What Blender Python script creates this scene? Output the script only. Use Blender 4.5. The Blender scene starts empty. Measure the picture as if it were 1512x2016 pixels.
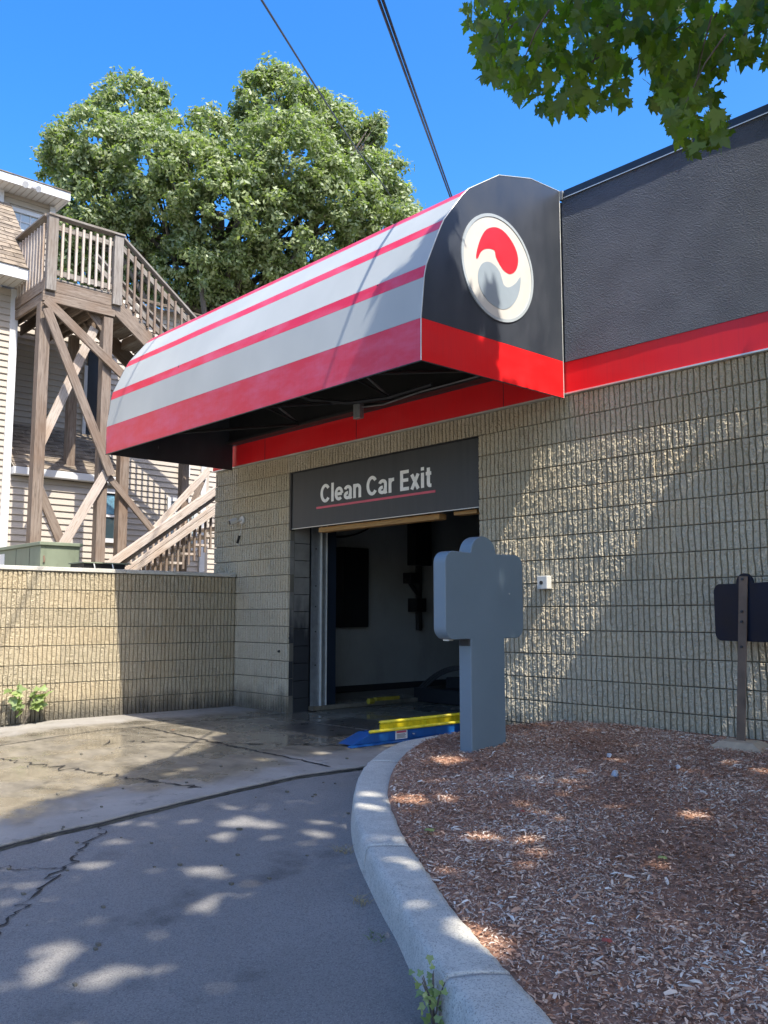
import bpy, math, random
import numpy as np
from mathutils import Vector, Matrix, noise
rnd = random.Random(7)
rng = np.random.default_rng(11)
PI = math.pi
SC = bpy.context.scene
COL = SC.collection

# ------------------------------------------------------------------ camera
YAW, PITCH, ROLL = 0.8353287524, 0.1149065668, 0.0002684541
def cam_axes():
    cy, sy = math.cos(YAW), math.sin(YAW)
    f = Vector((-sy*math.cos(PITCH), cy*math.cos(PITCH), math.sin(PITCH)))
    r = Vector((cy, sy, 0)); u = r.cross(f)
    r2 = r*math.cos(ROLL)+u*math.sin(ROLL); u2 = -r*math.sin(ROLL)+u*math.cos(ROLL)
    return r2, u2, f
CR, CU, CF = cam_axes()
CAMLOC = Vector((0, 0, 1.14))
cd = bpy.data.cameras.new('camera'); cam = bpy.data.objects.new('camera', cd); COL.objects.link(cam)
cam.matrix_world = Matrix(((CR.x, CU.x, -CF.x, 0), (CR.y, CU.y, -CF.y, 0), (CR.z, CU.z, -CF.z, CAMLOC.z), (0, 0, 0, 1)))
cd.sensor_fit = 'VERTICAL'; cd.sensor_height = 36.0; cd.lens = 1770.03/2016*36; cd.clip_end = 2000; cd.clip_start = 0.05
SC.camera = cam

# ------------------------------------------------------------------ light
SUN = Vector((0.69, -0.10, 1.0)).normalized()      # towards the sun
w = bpy.data.worlds.new('World'); SC.world = w; w.use_nodes = True
nt = w.node_tree; nt.nodes.clear()
sky = nt.nodes.new('ShaderNodeTexSky'); sky.sky_type = 'NISHITA'; sky.sun_disc = False
sky.sun_elevation = math.asin(SUN.z)
sky.sun_rotation = math.atan2(SUN.x, SUN.y)
sky.altitude = 0; sky.air_density = 1.0; sky.dust_density = 2.6; sky.ozone_density = 4.0
bg = nt.nodes.new('ShaderNodeBackground'); bg.inputs[1].default_value = 0.128
hs = nt.nodes.new('ShaderNodeHueSaturation'); hs.inputs['Saturation'].default_value = 1.38; hs.inputs['Hue'].default_value = 0.5045
wo = nt.nodes.new('ShaderNodeOutputWorld')
nt.links.new(sky.outputs[0], hs.inputs['Color']); nt.links.new(hs.outputs[0], bg.inputs[0]); nt.links.new(bg.outputs[0], wo.inputs[0])
sl = bpy.data.lights.new('sun', 'SUN'); sl.energy = 3.0; sl.angle = math.radians(0.53); sl.color = (1.0, 0.93, 0.82)
so = bpy.data.objects.new('sun', sl); COL.objects.link(so)
so.rotation_euler = SUN.to_track_quat('Z', 'Y').to_euler(); so.location = (8, -1, 14)
SC.view_settings.view_transform = 'Standard'; SC.view_settings.look = 'None'
SC.view_settings.exposure = 1.6; SC.view_settings.gamma = 1; SC.view_settings.use_curve_mapping = False
SC.cycles.max_bounces = 6; SC.cycles.transparent_max_bounces = 8

# ------------------------------------------------------------------ helpers
WM = {}
def tag(o, label=None, cat=None, group=None, kind=None):
    if label: o['label'] = label
    if cat: o['category'] = cat
    if group: o['group'] = group
    if kind: o['kind'] = kind
    return o
def link(o, world, parent=None):
    COL.objects.link(o); WM[o] = world
    if parent is not None:
        o.parent = parent; o.matrix_parent_inverse = WM[parent].inverted()
    o.matrix_basis = world
    return o
def thing(name, loc, label, cat, group=None):
    e = bpy.data.objects.new(name, None); e.empty_display_size = .1
    link(e, Matrix.Translation(Vector(loc))); return tag(e, label, cat, group)
def mobj(name, V, F, mats, parent=None, smooth=False, mi=None, center=True, kind=None, label=None):
    V = np.asarray(V, dtype=float)
    c = (V.min(0)+V.max(0))/2 if center else np.zeros(3)
    me = bpy.data.meshes.new(name)
    me.from_pydata((V-c).tolist(), [], F if isinstance(F, list) else F.tolist())
    for m in (mats if isinstance(mats, (list, tuple)) else [mats]): me.materials.append(m)
    if mi is not None: me.polygons.foreach_set('material_index', np.asarray(mi, dtype=np.int32))
    if smooth: me.polygons.foreach_set('use_smooth', np.ones(len(me.polygons), dtype=bool))
    me.update()
    o = bpy.data.objects.new(name, me)
    link(o, Matrix.Translation(Vector(c.tolist())), parent)
    return tag(o, label, kind=kind)
class MB:
    def __init__(s): s.V = []; s.F = []; s.M = []
    def add(s, V, F, m=0):
        b = len(s.V); s.V += [tuple(v) for v in V]; s.F += [tuple(i+b for i in f) for f in F]; s.M += [m]*len(F); return s
    def box(s, x0, x1, y0, y1, z0, z1, m=0):
        V = [(x, y, z) for x in (x0, x1) for y in (y0, y1) for z in (z0, z1)]
        return s.add(V, [(0,1,3,2),(4,6,7,5),(0,4,5,1),(2,3,7,6),(0,2,6,4),(1,5,7,3)], m)
    def tube(s, pts, r, n=8, m=0, caps=True):
        pts = [Vector(p) for p in pts]; rs = r if isinstance(r, (list, tuple)) else [r]*len(pts)
        b = len(s.V); prev = None
        for i, p in enumerate(pts):
            d = (pts[min(i+1, len(pts)-1)]-pts[max(i-1, 0)]).normalized()
            a = prev if prev is not None else (Vector((0, 0, 1)) if abs(d.z) < .9 else Vector((1, 0, 0)))
            u = (a-d*a.dot(d)).normalized(); prev = u; v = d.cross(u)
            for k in range(n):
                t = 2*PI*k/n; s.V.append(tuple(p+(u*math.cos(t)+v*math.sin(t))*rs[i]))
        for i in range(len(pts)-1):
            for k in range(n):
                s.F.append((b+i*n+k, b+i*n+(k+1) % n, b+(i+1)*n+(k+1) % n, b+(i+1)*n+k)); s.M.append(m)
        if caps:
            s.F.append(tuple(b+k for k in range(n))[::-1]); s.M.append(m)
            s.F.append(tuple(b+(len(pts)-1)*n+k for k in range(n))); s.M.append(m)
        return s
    def prism(s, poly, axis, a0, a1, m=0):
        def P(p, a): return (a, p[0], p[1]) if axis == 0 else (p[0], a, p[1]) if axis == 1 else (p[0], p[1], a)
        n = len(poly); V = [P(p, a0) for p in poly]+[P(p, a1) for p in poly]
        F = [tuple(range(n))[::-1], tuple(range(n, 2*n))]+[(i, (i+1) % n, (i+1) % n+n, i+n) for i in range(n)]
        return s.add(V, F, m)
    def build(s, name, mats, parent=None, smooth=False, kind=None, bevel=0, label=None):
        o = mobj(name, s.V, s.F, mats, parent, smooth, s.M, kind=kind, label=label)
        if bevel: bev(o, bevel)
        return o
def bev(o, w, seg=2):
    md = o.modifiers.new('bevel', 'BEVEL'); md.width = w; md.segments = seg; md.limit_method = 'ANGLE'; md.angle_limit = .6
def box(name, x0, x1, y0, y1, z0, z1, mat, parent=None, bevel=0, kind=None, label=None):
    return MB().box(x0, x1, y0, y1, z0, z1).build(name, mat, parent, bevel=bevel, kind=kind, label=label)
BM = {}
def beam(name, p0, p1, w, h, mat, parent=None, up=Vector((0, 0, 1)), bevel=.004):
    """length along local X, w along the horizontal side, h along 'up'"""
    if mat is M_wood and name in ('rail_post', 'handrail', 'rail', 'stair_rail', 'deck_board', 'tread'): mat = M_woodg
    p0, p1 = Vector(p0), Vector(p1); d = p1-p0; L = d.length; x = d.normalized()
    if abs(x.dot(up)) > .97: up = Vector((1, 0, 0))
    y = up.cross(x).normalized(); z = x.cross(y)
    key = (round(L, 3), w, h, name)
    if key in BM: me = BM[key]
    else:
        me = bpy.data.meshes.new(name); a, b, c = L/2, w/2, h/2; e = min(bevel, b*.5, c*.5)
        V = []
        for sx in (-a, a):
            V += [(sx, -b+e, -c), (sx, b-e, -c), (sx, b, -c+e), (sx, b, c-e), (sx, b-e, c), (sx, -b+e, c), (sx, -b, c-e), (sx, -b, -c+e)]
        F = [tuple(range(8))[::-1], tuple(range(8, 16))]+[(i, (i+1) % 8, (i+1) % 8+8, i+8) for i in range(8)]
        me.from_pydata(V, [], F); me.materials.append(mat); me.update(); BM[key] = me
    o = bpy.data.objects.new(name, me); m = (p0+p1)/2
    W = Matrix(((x.x, y.x, z.x, m.x), (x.y, y.y, z.y, m.y), (x.z, y.z, z.z, m.z), (0, 0, 0, 1)))
    return link(o, W, parent)

# ------------------------------------------------------------------ materials
def lin(r, g, b):
    f = lambda c: (c/255/12.92) if c/255 <= .04045 else ((c/255+.055)/1.055)**2.4
    return (f(r), f(g), f(b), 1)
class N:
    def __init__(s, name):
        s.m = bpy.data.materials.new(name); s.m.use_nodes = True; s.t = s.m.node_tree; s.n = s.t.nodes; s.l = s.t.links
        s.b = s.n['Principled BSDF']; s.out = s.n['Material Output']
    def nd(s, t, **k):
        x = s.n.new(t)
        for a, v in k.items(): setattr(x, a, v)
        return x
    def coord(s, kind, scale=(1, 1, 1), rot=(0, 0, 0)):
        if kind == 'POS': src = s.nd('ShaderNodeNewGeometry').outputs['Position']
        else: src = s.nd('ShaderNodeTexCoord').outputs['Object']
        mp = s.nd('ShaderNodeMapping'); mp.inputs['Scale'].default_value = scale; mp.inputs['Rotation'].default_value = rot
        s.l.new(src, mp.inputs['Vector']); return mp.outputs[0]
    def noise(s, vec, scale, detail=3, rough=.5, dist=0):
        x = s.nd('ShaderNodeTexNoise'); x.inputs['Scale'].default_value = scale; x.inputs['Detail'].default_value = detail
        x.inputs['Roughness'].default_value = rough; x.inputs['Distortion'].default_value = dist
        s.l.new(vec, x.inputs['Vector']); return x.outputs['Fac']
    def vor(s, vec, scale, out='Color'):
        x = s.nd('ShaderNodeTexVoronoi'); x.inputs['Scale'].default_value = scale; s.l.new(vec, x.inputs['Vector']); return x.outputs[out]
    def ramp(s, fac, stops, interp='LINEAR'):
        x = s.nd('ShaderNodeValToRGB'); cr = x.color_ramp; cr.interpolation = interp
        while len(cr.elements) < len(stops): cr.elements.new(.5)
        for e, (p, c) in zip(cr.elements, stops):
            e.position = p; e.color = c if len(c) == 4 else (*c, 1)
        s.l.new(fac, x.inputs[0]); return x.outputs[0]
    def mix(s, fac, a, b, mode='MIX'):
        x = s.nd('ShaderNodeMix', data_type='RGBA', blend_type=mode)
        for v, i in ((fac, 0), (a, 6), (b, 7)):
            if hasattr(v, 'node'): s.l.new(v, x.inputs[i])
            else: x.inputs[i].default_value = v
        return x.outputs[2]
    def math(s, op, a, b=0, clamp=False):
        x = s.nd('ShaderNodeMath', operation=op, use_clamp=clamp)
        for v, i in ((a, 0), (b, 1)):
            if hasattr(v, 'node'): s.l.new(v, x.inputs[i])
            else: x.inputs[i].default_value = v
        return x.outputs[0]
    def rng(s, v, a, b, c=0, d=1):
        x = s.nd('ShaderNodeMapRange'); x.clamp = True
        x.inputs[1].default_value = a; x.inputs[2].default_value = b; x.inputs[3].default_value = c; x.inputs[4].default_value = d
        s.l.new(v, x.inputs[0]); return x.outputs[0]
    def sep(s, vec):
        x = s.nd('ShaderNodeSeparateXYZ'); s.l.new(vec, x.inputs[0]); return x.outputs
    def bump(s, h, strength, dist=.01):
        x = s.nd('ShaderNodeBump'); x.inputs['Strength'].default_value = strength; x.inputs['Distance'].default_value = dist
        s.l.new(h, x.inputs['Height']); s.l.new(x.outputs[0], s.b.inputs['Normal']); return x
    def set(s, color=None, rough=None, metal=None, spec=None):
        for v, k in ((color, 'Base Color'), (rough, 'Roughness'), (metal, 'Metallic'), (spec, 'Specular IOR Level')):
            if v is None: continue
            if hasattr(v, 'node'): s.l.new(v, s.b.inputs[k])
            else: s.b.inputs[k].default_value = v
        return s
    def info(s): return s.nd('ShaderNodeObjectInfo').outputs['Random']
def W4(g, t=(1, 1, 1)): return (g*t[0], g*t[1], g*t[2], 1)
def simple(name, col, rough=.6, metal=0, var=.12, scale=6, bump=.0, bscale=60, dirt=0, coord='POS', spec=.5):
    n = N(name); v = n.coord(coord); f = n.noise(v, scale, 4, .6)
    a = tuple(c*(1-var) for c in col[:3])+(1,); b = tuple(min(1, c*(1+var)) for c in col[:3])+(1,)
    c = n.ramp(f, [(.3, a), (.7, b)])
    if dirt:
        d = n.noise(n.coord(coord, (1, 1, .25)), scale*2.2, 6, .7)
        c = n.mix(n.rng(d, .52, .72, 0, dirt), c, (col[0]*.35, col[1]*.33, col[2]*.3, 1))
    n.set(c, n.rng(f, .3, .7, rough*.85, min(1, rough*1.15)), metal, spec)
    if bump: n.bump(n.noise(v, bscale, 4, .6), bump, .004)
    return n.m

def m_block(name, base, dark):
    n = N(name); p = n.coord('POS'); r = n.info()
    g = n.noise(p, 90, 3, .6); big = n.noise(n.coord('POS', (1, 1, 1.3)), 1.3, 5, .6)
    c = n.ramp(g, [(.25, tuple(x*.75 for x in base)), (.55, base), (.85, tuple(min(1, x*1.25) for x in base))])
    c = n.mix(n.rng(r, 0, 1, 0, .30), c, (base[0]*.62, base[1]*.60, base[2]*.55, 1)); r2 = n.math('FRACT', n.math('MULTIPLY', r, 17.3)); c = n.mix(n.rng(r2, .5, 1, 0, .25), c, (base[0]*1.15, base[1]*1.0, base[2]*.8, 1))
    # soot and algae: upward splash at the foot of the wall, runs under the coping
    z = n.sep(n.coord('POS'))[2]
    st = n.math('MULTIPLY', n.rng(n.math('ADD', z, n.math('MULTIPLY', n.noise(n.coord('POS', (3, 3, .6)), 2.2, 4), -.35)), -.12, .12, 1, 0), .75)
    c = n.mix(st, c, dark+(1,))
    blot = n.noise(n.coord('POS', (1.2, 1.2, 2.4)), 1.6, 6, .7)
    c = n.mix(n.rng(blot, .55, .75, 0, .45), c, tuple(x*.45 for x in base)+(1,))
    runs = n.noise(n.coord('POS', (9, 9, .5)), 2.0, 4, .6)
    c = n.mix(n.rng(runs, .58, .78, 0, .35), c, (base[0]*.62, base[1]*.5, base[2]*.36, 1))
    sp = n.vor(n.coord('POS'), 160, 'Distance')
    c = n.mix(n.rng(sp, .0, .25, .5, 0), c, tuple(x*.5 for x in base)+(1,))
    n.set(c, .93, 0, .25); n.bump(n.noise(p, 140, 3, .7), .55, .006)
    return n.m
M_block = m_block('split_face_block', (.50, .445, .335), (.03, .032, .03))
M_blockR = m_block('split_face_block_retaining', (.41, .355, .25), (.022, .026, .032))
M_mortar = simple('mortar', (.13, .12, .095), .95, bump=.4)
M_cmu = None
def m_cmu():
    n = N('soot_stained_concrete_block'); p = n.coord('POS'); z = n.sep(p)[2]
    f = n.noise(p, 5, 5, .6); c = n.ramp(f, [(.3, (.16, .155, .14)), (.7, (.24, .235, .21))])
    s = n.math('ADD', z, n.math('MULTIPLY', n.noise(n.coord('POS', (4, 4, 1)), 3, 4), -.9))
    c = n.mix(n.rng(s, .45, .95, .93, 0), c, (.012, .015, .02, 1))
    n.set(c, .8); n.bump(n.noise(p, 90, 3), .3, .004); return n.m
M_cmu = m_cmu()
def m_stucco():
    n = N('charcoal_stucco'); p = n.coord('POS')
    f = n.noise(p, 3, 4); c = n.ramp(f, [(.3, (.115, .13, .158)), (.7, (.148, .165, .198))])
    h = n.math('ADD', n.noise(p, 75, 3, .6, .6), n.math('MULTIPLY', n.vor(n.coord('POS', (1, 1, 1.6)), 85, 'Distance'), .5))
    n.set(c, .9, 0, .3); n.bump(h, 1.0, .018); return n.m
M_stucco = m_stucco()
def m_red(name, col, fade):
    n = N(name); p = n.coord('POS'); f = n.noise(n.coord('POS', (1, 1, 2.5)), 2.2, 6, .62)
    c = n.mix(n.rng(f, .42, .68, 0, fade), col, (min(1, col[0]*1.0), col[1]*5+.06, col[2]*4+.07, 1))
    g = n.noise(n.coord('POS', (25, 25, 1)), 3, 3); c = n.mix(n.rng(g, .5, .8, 0, .18), c, (col[0]*.5, .02, .03, 1))
    n.set(c, n.rng(f, .3, .7, .3, .5), 0, .4); return n.m
M_red = m_red('red_trim_paint', (.75, .012, .018, 1), .04)
M_redfade = m_red('faded_red_awning', (.55, .02, .05, 1), .42)
M_redend = m_red('bright_red_awning_end', (.72, .01, .012, 1), .05)
def m_white():
    n = N('white_awning_vinyl'); p = n.coord('POS'); f = n.noise(n.coord('POS', (1, 1, .6)), 1.5, 5)
    c = n.ramp(f, [(.3, (.32, .34, .33)), (.7, (.38, .40, .385))])
    g = n.noise(n.coord('POS', (18, 18, 1)), 3, 4); c = n.mix(n.rng(g, .52, .8, 0, .14), c, (.36, .36, .35, 1))
    n.set(c, .42, 0, .4); return n.m
M_white = m_white()
def m_end():
    n = N('black_awning_vinyl'); f = n.noise(n.coord('POS', (1, 1, .5)), 2.5, 6, .65)
    c = n.ramp(f, [(.3, (.026, .031, .041)), (.7, (.048, .054, .066))])
    s = n.vor(n.coord('POS', (1, 1, .35)), 5.5, 'Distance')
    c = n.mix(n.rng(s, .02, .05, .5, 0), c, (.3, .32, .34, 1))
    n.set(c, n.rng(f, .3, .7, .28, .5), 0, .5); return n.m
M_end = m_end()
M_black = simple('flat_black', (.008, .009, .011), .55)
M_darksteel = simple('dark_steel', (.03, .032, .034), .5, .3, var=.3, scale=20)
M_greysteel = simple('grey_galvanised_steel', (.30, .32, .33), .45, .55, var=.15, scale=12, dirt=.5)
M_navy = simple('navy_rubber_trim', (.012, .02, .035), .5)
M_offwhite = simple('off_white_plastic', (.52, .51, .47), .4, var=.04)
M_logogrey = simple('logo_grey_vinyl', (.26, .31, .35), .45, var=.05)
M_logored = simple('logo_red_vinyl', (.72, .02, .035), .4, var=.04)
M_ring = simple('light_grey_ring', (.34, .38, .40), .45, var=.06)
M_coping = simple('charcoal_coping_metal', (.018, .024, .036), .35, .2, var=.1)
M_seam = simple('pale_edge_metal', (.62, .62, .58), .35, .4, var=.1)
M_concrete = None
def gfun(y): return -0.06*max(0.0, 4-y)
def m_conc():
    n = N('wet_and_dry_concrete'); p = n.coord('POS'); xyz = n.sep(p)
    f = n.noise(p, 3.5, 6, .65); fine = n.noise(p, 120, 3, .6)
    dry = n.ramp(f, [(.25, (.24, .225, .20)), (.75, (.35, .33, .295))])
    dry = n.mix(n.rng(fine, .3, .7, .25, 0), dry, (.15, .14, .12, 1))
    wetc = n.mix(n.rng(n.noise(n.coord('POS', (1, 2.2, 1)), 2.2, 6, .7), .35, .65), (.12, .106, .08, 1), (.25, .22, .165, 1))
    # run-off: a tongue of water that leaves the door and spreads downhill
    nx = n.math('ADD', xyz[0], n.math('MULTIPLY', n.noise(n.coord('POS', (1, 1.4, 1)), 1.1, 5, .65), 1.7))
    a = n.rng(nx, -8.55, -8.15, 0, 1); b = n.rng(nx, -5.1, -4.75, 1, 0)
    wet = n.math('MULTIPLY', a, b)
    c = n.mix(wet, dry, wetc)
    stain = n.noise(n.coord('POS', (1, 1, 1)), 5.5, 7, .75)
    c = n.mix(n.rng(stain, .56, .7, 0, .6), c, (.05, .045, .04, 1))
    pud = n.math('MULTIPLY', wet, n.rng(n.noise(p, 1.7, 4, .6), .42, .56))
    n.set(c, n.rng(n.math('ADD', n.math('MULTIPLY', wet, .42), n.math('MULTIPLY', pud, .5)), 0, .95, .9, .09), 0, .5)
    bp = n.bump(n.math('ADD', fine, n.math('MULTIPLY', f, .8)), .4, .006)
    n.l.new(n.rng(pud, 0, 1, .35, .03), bp.inputs['Strength']); return n.m
M_concrete = m_conc()
def m_asph():
    n = N('worn_asphalt'); p = n.coord('POS')
    c = n.ramp(n.noise(p, 1.4, 6, .6), [(.3, (.185, .180, .170)), (.7, (.24, .232, .22))])
    v = n.nd('ShaderNodeTexVoronoi'); v.inputs['Scale'].default_value = 200; n.l.new(p, v.inputs['Vector'])
    cs = n.sep(v.outputs['Color'])
    c = n.mix(n.math('MULTIPLY', n.rng(cs[0], .62, .9), n.rng(v.outputs['Distance'], .25, .42, 1, 0)), c, (.33, .32, .30, 1))
    c = n.mix(n.math('MULTIPLY', n.rng(cs[1], .6, .9), .6), c, (.10, .098, .095, 1))
    oil = n.noise(p, 2.3, 5, .6); c = n.mix(n.rng(oil, .58, .72, 0, .45), c, (.028, .028, .03, 1))
    n.set(c, .88, 0, .35)
    n.bump(n.math('ADD', n.rng(v.outputs['Distance'], 0, .5, 1, 0), n.noise(p, 220, 3)), .55, .006); return n.m
M_asph = m_asph()
M_gap = simple('dirt_filled_joint', (.022, .02, .017), .98, bump=.8, bscale=150)
def m_curb():
    n = N('weathered_curb_concrete'); p = n.coord('POS'); f = n.noise(p, 6, 7, .7)
    c = n.ramp(f, [(.25, (.44, .425, .375)), (.7, (.62, .60, .53))])
    sp = n.nd('ShaderNodeTexVoronoi'); sp.inputs['Scale'].default_value = 230; n.l.new(p, sp.inputs['Vector'])
    c = n.mix(n.rng(n.sep(sp.outputs['Color'])[0], .6, .95, 0, .5), c, (.12, .12, .115, 1))
    st = n.noise(n.coord('POS', (1, 1, 3)), 9, 5, .7); c = n.mix(n.rng(st, .6, .78, 0, .6), c, (.1, .09, .07, 1))
    n.set(c, .92, 0, .3); n.bump(n.math('ADD', n.noise(p, 160, 4, .7), n.math('MULTIPLY', f, .6)), .7, .006); return n.m
M_curb = m_curb()
def m_wood(name, a, b, dark, rust=0):
    n = N(name); v = n.coord('OBJ', (1.2, 26, 26)); r = n.info()
    ad = n.nd('ShaderNodeVectorMath', operation='ADD'); n.l.new(v, ad.inputs[0])
    cb = n.nd('ShaderNodeCombineXYZ'); n.l.new(n.math('MULTIPLY', r, 37), cb.inputs[0]); n.l.new(n.math('MULTIPLY', r, 91), cb.inputs[1]); n.l.new(cb.outputs[0], ad.inputs[1])
    f = n.noise(ad.outputs[0], 1.6, 6, .65, .4)
    c = n.ramp(f, [(.28, a), (.62, b)])
    c = n.mix(n.rng(n.noise(ad.outputs[0], 4.5, 3, .6), .52, .68, 0, .85), c, dark+(1,))
    t = n.noise(n.coord('POS'), 1.7, 4); c = n.mix(n.rng(t, .45, .7, 0, .5), c, (a[0]*1.1, a[1]*.85, a[2]*.62, 1))
    c = n.mix(n.rng(r, 0, 1, 0, .3), c, (b[0]*.8, b[1]*.8, b[2]*.85, 1))
    n.set(c, .9, 0, .2); n.bump(f, .4, .005); return n.m
M_wood = m_wood('weathered_deck_wood', (.125, .090, .066), (.24, .197, .16), (.04, .03, .024))
M_woodg = m_wood('grey_weathered_rail_wood', (.13, .113, .098), (.28, .26, .232), (.045, .036, .03))
M_woodl = m_wood('bleached_rail_wood', (.30, .245, .20), (.50, .445, .385), (.15, .11, .08))
M_tan = m_wood('tan_soffit_wood', (.30, .17, .06), (.42, .25, .10), (.1, .06, .03))
M_siding = simple('tan_vinyl_siding', (.38, .335, .28), .55, var=.04, scale=1.5)
M_trim = simple('white_trim', (.52, .52, .52), .5, var=.03)
M_soffit = simple('white_vinyl_soffit', (.58, .57, .54), .5, var=.04)
def m_shing():
    n = N('brown_asphalt_shingles'); r = n.vor(n.coord('POS', (1, 3.2, 8)), 2.2); s = n.sep(r)[0]
    c = n.ramp(s, [(.1, (.13, .105, .08)), (.9, (.25, .205, .155))]); n.set(c, .95); n.bump(n.noise(n.coord('POS'), 120, 2), .4, .004); return n.m
M_shing = m_shing()
def m_glass(name, col):
    n = N(name); n.set(col, .05, 0, .8); return n.m
M_glass = m_glass('window_glass', (.03, .05, .06, 1)); M_glassB = m_glass('pale_window_glass', (.30, .36, .38, 1))
M_curtain = simple('blue_curtain', (.10, .22, .30), .8, var=.4, scale=14)
M_green = simple('transformer_green_paint', (.17, .20, .14), .6, var=.12, scale=4, dirt=.35)
M_slate = simple('blue_grey_sign_paint', (.15, .20, .235), .42, var=.05, scale=2.5, bump=.04, bscale=40)
M_signpanel = None
def m_signp():
    n = N('brushed_dark_sign_metal'); f = n.noise(n.coord('POS', (7, 7, .3)), 2, 4, .5)
    c = n.ramp(f, [(.3, (.048, .050, .052)), (.7, (.068, .070, .071))]); n.set(c, n.rng(f, .3, .7, .42, .6), .35, .4); return n.m
M_signpanel = m_signp()
M_letter = simple('letter_cream_vinyl', (.85, .84, .79), .5, var=.08, scale=20)
M_pink = simple('faded_red_underline', (.60, .09, .13), .5, var=.1, scale=10)
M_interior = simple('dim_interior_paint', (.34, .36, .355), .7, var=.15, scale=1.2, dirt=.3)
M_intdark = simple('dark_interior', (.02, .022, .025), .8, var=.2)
M_blue = simple('conveyor_blue_paint', (.012, .09, .30), .35, var=.15, scale=8, dirt=.3)
M_yellow = simple('conveyor_yellow_paint', (.75, .58, .015), .4, var=.15, scale=14, dirt=.5)
M_sticker = simple('white_warning_label', (.7, .7, .68), .5, var=.05)
M_chipbase = simple('dark_mulch_soil', (.27, .145, .092), .98, var=.45, scale=22, bump=1.0, bscale=60)
M_cable = simple('black_cable', (.03, .028, .04), .6)
def m_chip():
    n = N('wood_chips'); a = n.nd('ShaderNodeAttribute'); a.attribute_name = 'tone'; a.attribute_type = 'GEOMETRY'
    c = n.ramp(a.outputs['Fac'], [(0, (.20, .095, .055)), (.26, (.42, .22, .135)), (.46, (.55, .35, .24)), (.66, (.62, .47, .36)), (.88, (.68, .58, .48)), (1, (.74, .67, .58))])
    n.set(c, .9, 0, .25); return n.m
M_chip = m_chip()
def m_leaf(name, a, b, trans, gloss, rough=.4, tmul=1.0):
    n = N(name); at = n.nd('ShaderNodeAttribute'); at.attribute_name = 'tone'; at.attribute_type = 'GEOMETRY'
    c = n.mix(at.outputs['Fac'], a+(1,), b+(1,))
    n.n.remove(n.b)
    d = n.nd('ShaderNodeBsdfDiffuse'); t = n.nd('ShaderNodeBsdfTranslucent'); g = n.nd('ShaderNodeBsdfGlossy'); g.inputs['Roughness'].default_value = rough
    n.l.new(c, d.inputs[0]); tc = n.mix(1.0, c, (1.5*tmul, 1.9*tmul, .55*tmul, 1), 'MULTIPLY'); n.l.new(tc, t.inputs[0]); g.inputs[0].default_value = (.9, .95, 1, 1)
    m1 = n.nd('ShaderNodeMixShader'); m1.inputs[0].default_value = trans; n.l.new(d.outputs[0], m1.inputs[1]); n.l.new(t.outputs[0], m1.inputs[2])
    m2 = n.nd('ShaderNodeMixShader'); m2.inputs[0].default_value = gloss; n.l.new(m1.outputs[0], m2.inputs[1]); n.l.new(g.outputs[0], m2.inputs[2])
    n.l.new(m2.outputs[0], n.out.inputs[0]); return n.m
M_maple = m_leaf('maple_leaf', (.065, .11, .018), (.14, .20, .028), .55, .03, tmul=1.15)
M_oak = m_leaf('oak_leaf', (.12, .16, .075), (.28, .315, .155), .35, .035, .5)
M_vine = m_leaf('vine_leaf', (.14, .20, .07), (.30, .36, .14), .3, .04)
M_bark = simple('grey_brown_bark', (.10, .085, .07), .95, var=.3, scale=14, bump=1, bscale=30)

# ------------------------------------------------------------------ ground
def mulch_h(x, y):
    """surface height of the planting bed"""
    t = min(1, max(0, (y-2.6)/3.4)); m = gfun(y)+.10+.15*t*t*(3-2*t)
    m += .035*math.exp(-((x+4.0)**2+(y-6.0)**2)/.5)
    return m+.018*noise.noise(Vector((x*2.2, y*2.2, 3)))+.010*noise.noise(Vector((x*7, y*7, 9)))
def grid_obj(name, xs, ys, hf, mat, kind='structure', smooth=True):
    V = [(x, y, hf(x, y)) for y in ys for x in xs]; nx = len(xs)
    F = [(j*nx+i, j*nx+i+1, (j+1)*nx+i+1, (j+1)*nx+i) for j in range(len(ys)-1) for i in range(nx-1)]
    return mobj(name, V, F, mat, None, smooth, kind=kind)
M_soil = simple('dry_soil_and_pale_gravel', (.24, .22, .17), .98, var=.35, scale=3, bump=.7)
grid_obj('ground', [-9.9, -5, 0, 5, 60, 400], [-400, -60, -10, -2, 0, 1, 2, 3, 4, 6.2], lambda x, y: gfun(max(y, -6))-.05, M_soil)
# far ground behind the retaining wall (one terrace higher)
grid_obj('upper_ground', [-400, -60, -30, -20, -15, -10.0], [-400, -60, -20, 0, 3, 6.3, 12, 30, 60, 400], lambda x, y: 1.56, M_soil)
grid_obj('rear_ground', [-10.0, 0, 60, 400], [14.2, 30, 60, 400], lambda x, y: 1.5, M_soil)
def seam_x(y): return -5.26+.05*math.sin(y*1.3)+.02*noise.noise(Vector((0, y*3, 5)))+.008*noise.noise(Vector((0, y*19, 5)))
# asphalt sheet, right of the seam
ys = [-12+.5*i for i in range(22)]+[-1+.05*i for i in range(150)]
V = []; F = []
for j, y in enumerate(ys):
    sx = seam_x(y)+.012
    for i, t in enumerate((0, .01, .03, .1, .3, 1)):
        x = sx+t*7; z = gfun(y)-.004-(.012 if i == 0 else 0)
        z += .006*noise.noise(Vector((x*1.2, y*1.2, 1)))
        V.append((x, y, z))
for j in range(len(ys)-1):
    for i in range(5): a = j*6+i; F.append((a, a+1, a+7, a+6))
mobj('asphalt_driveway', V, F, M_asph, None, True, kind='structure')
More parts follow.
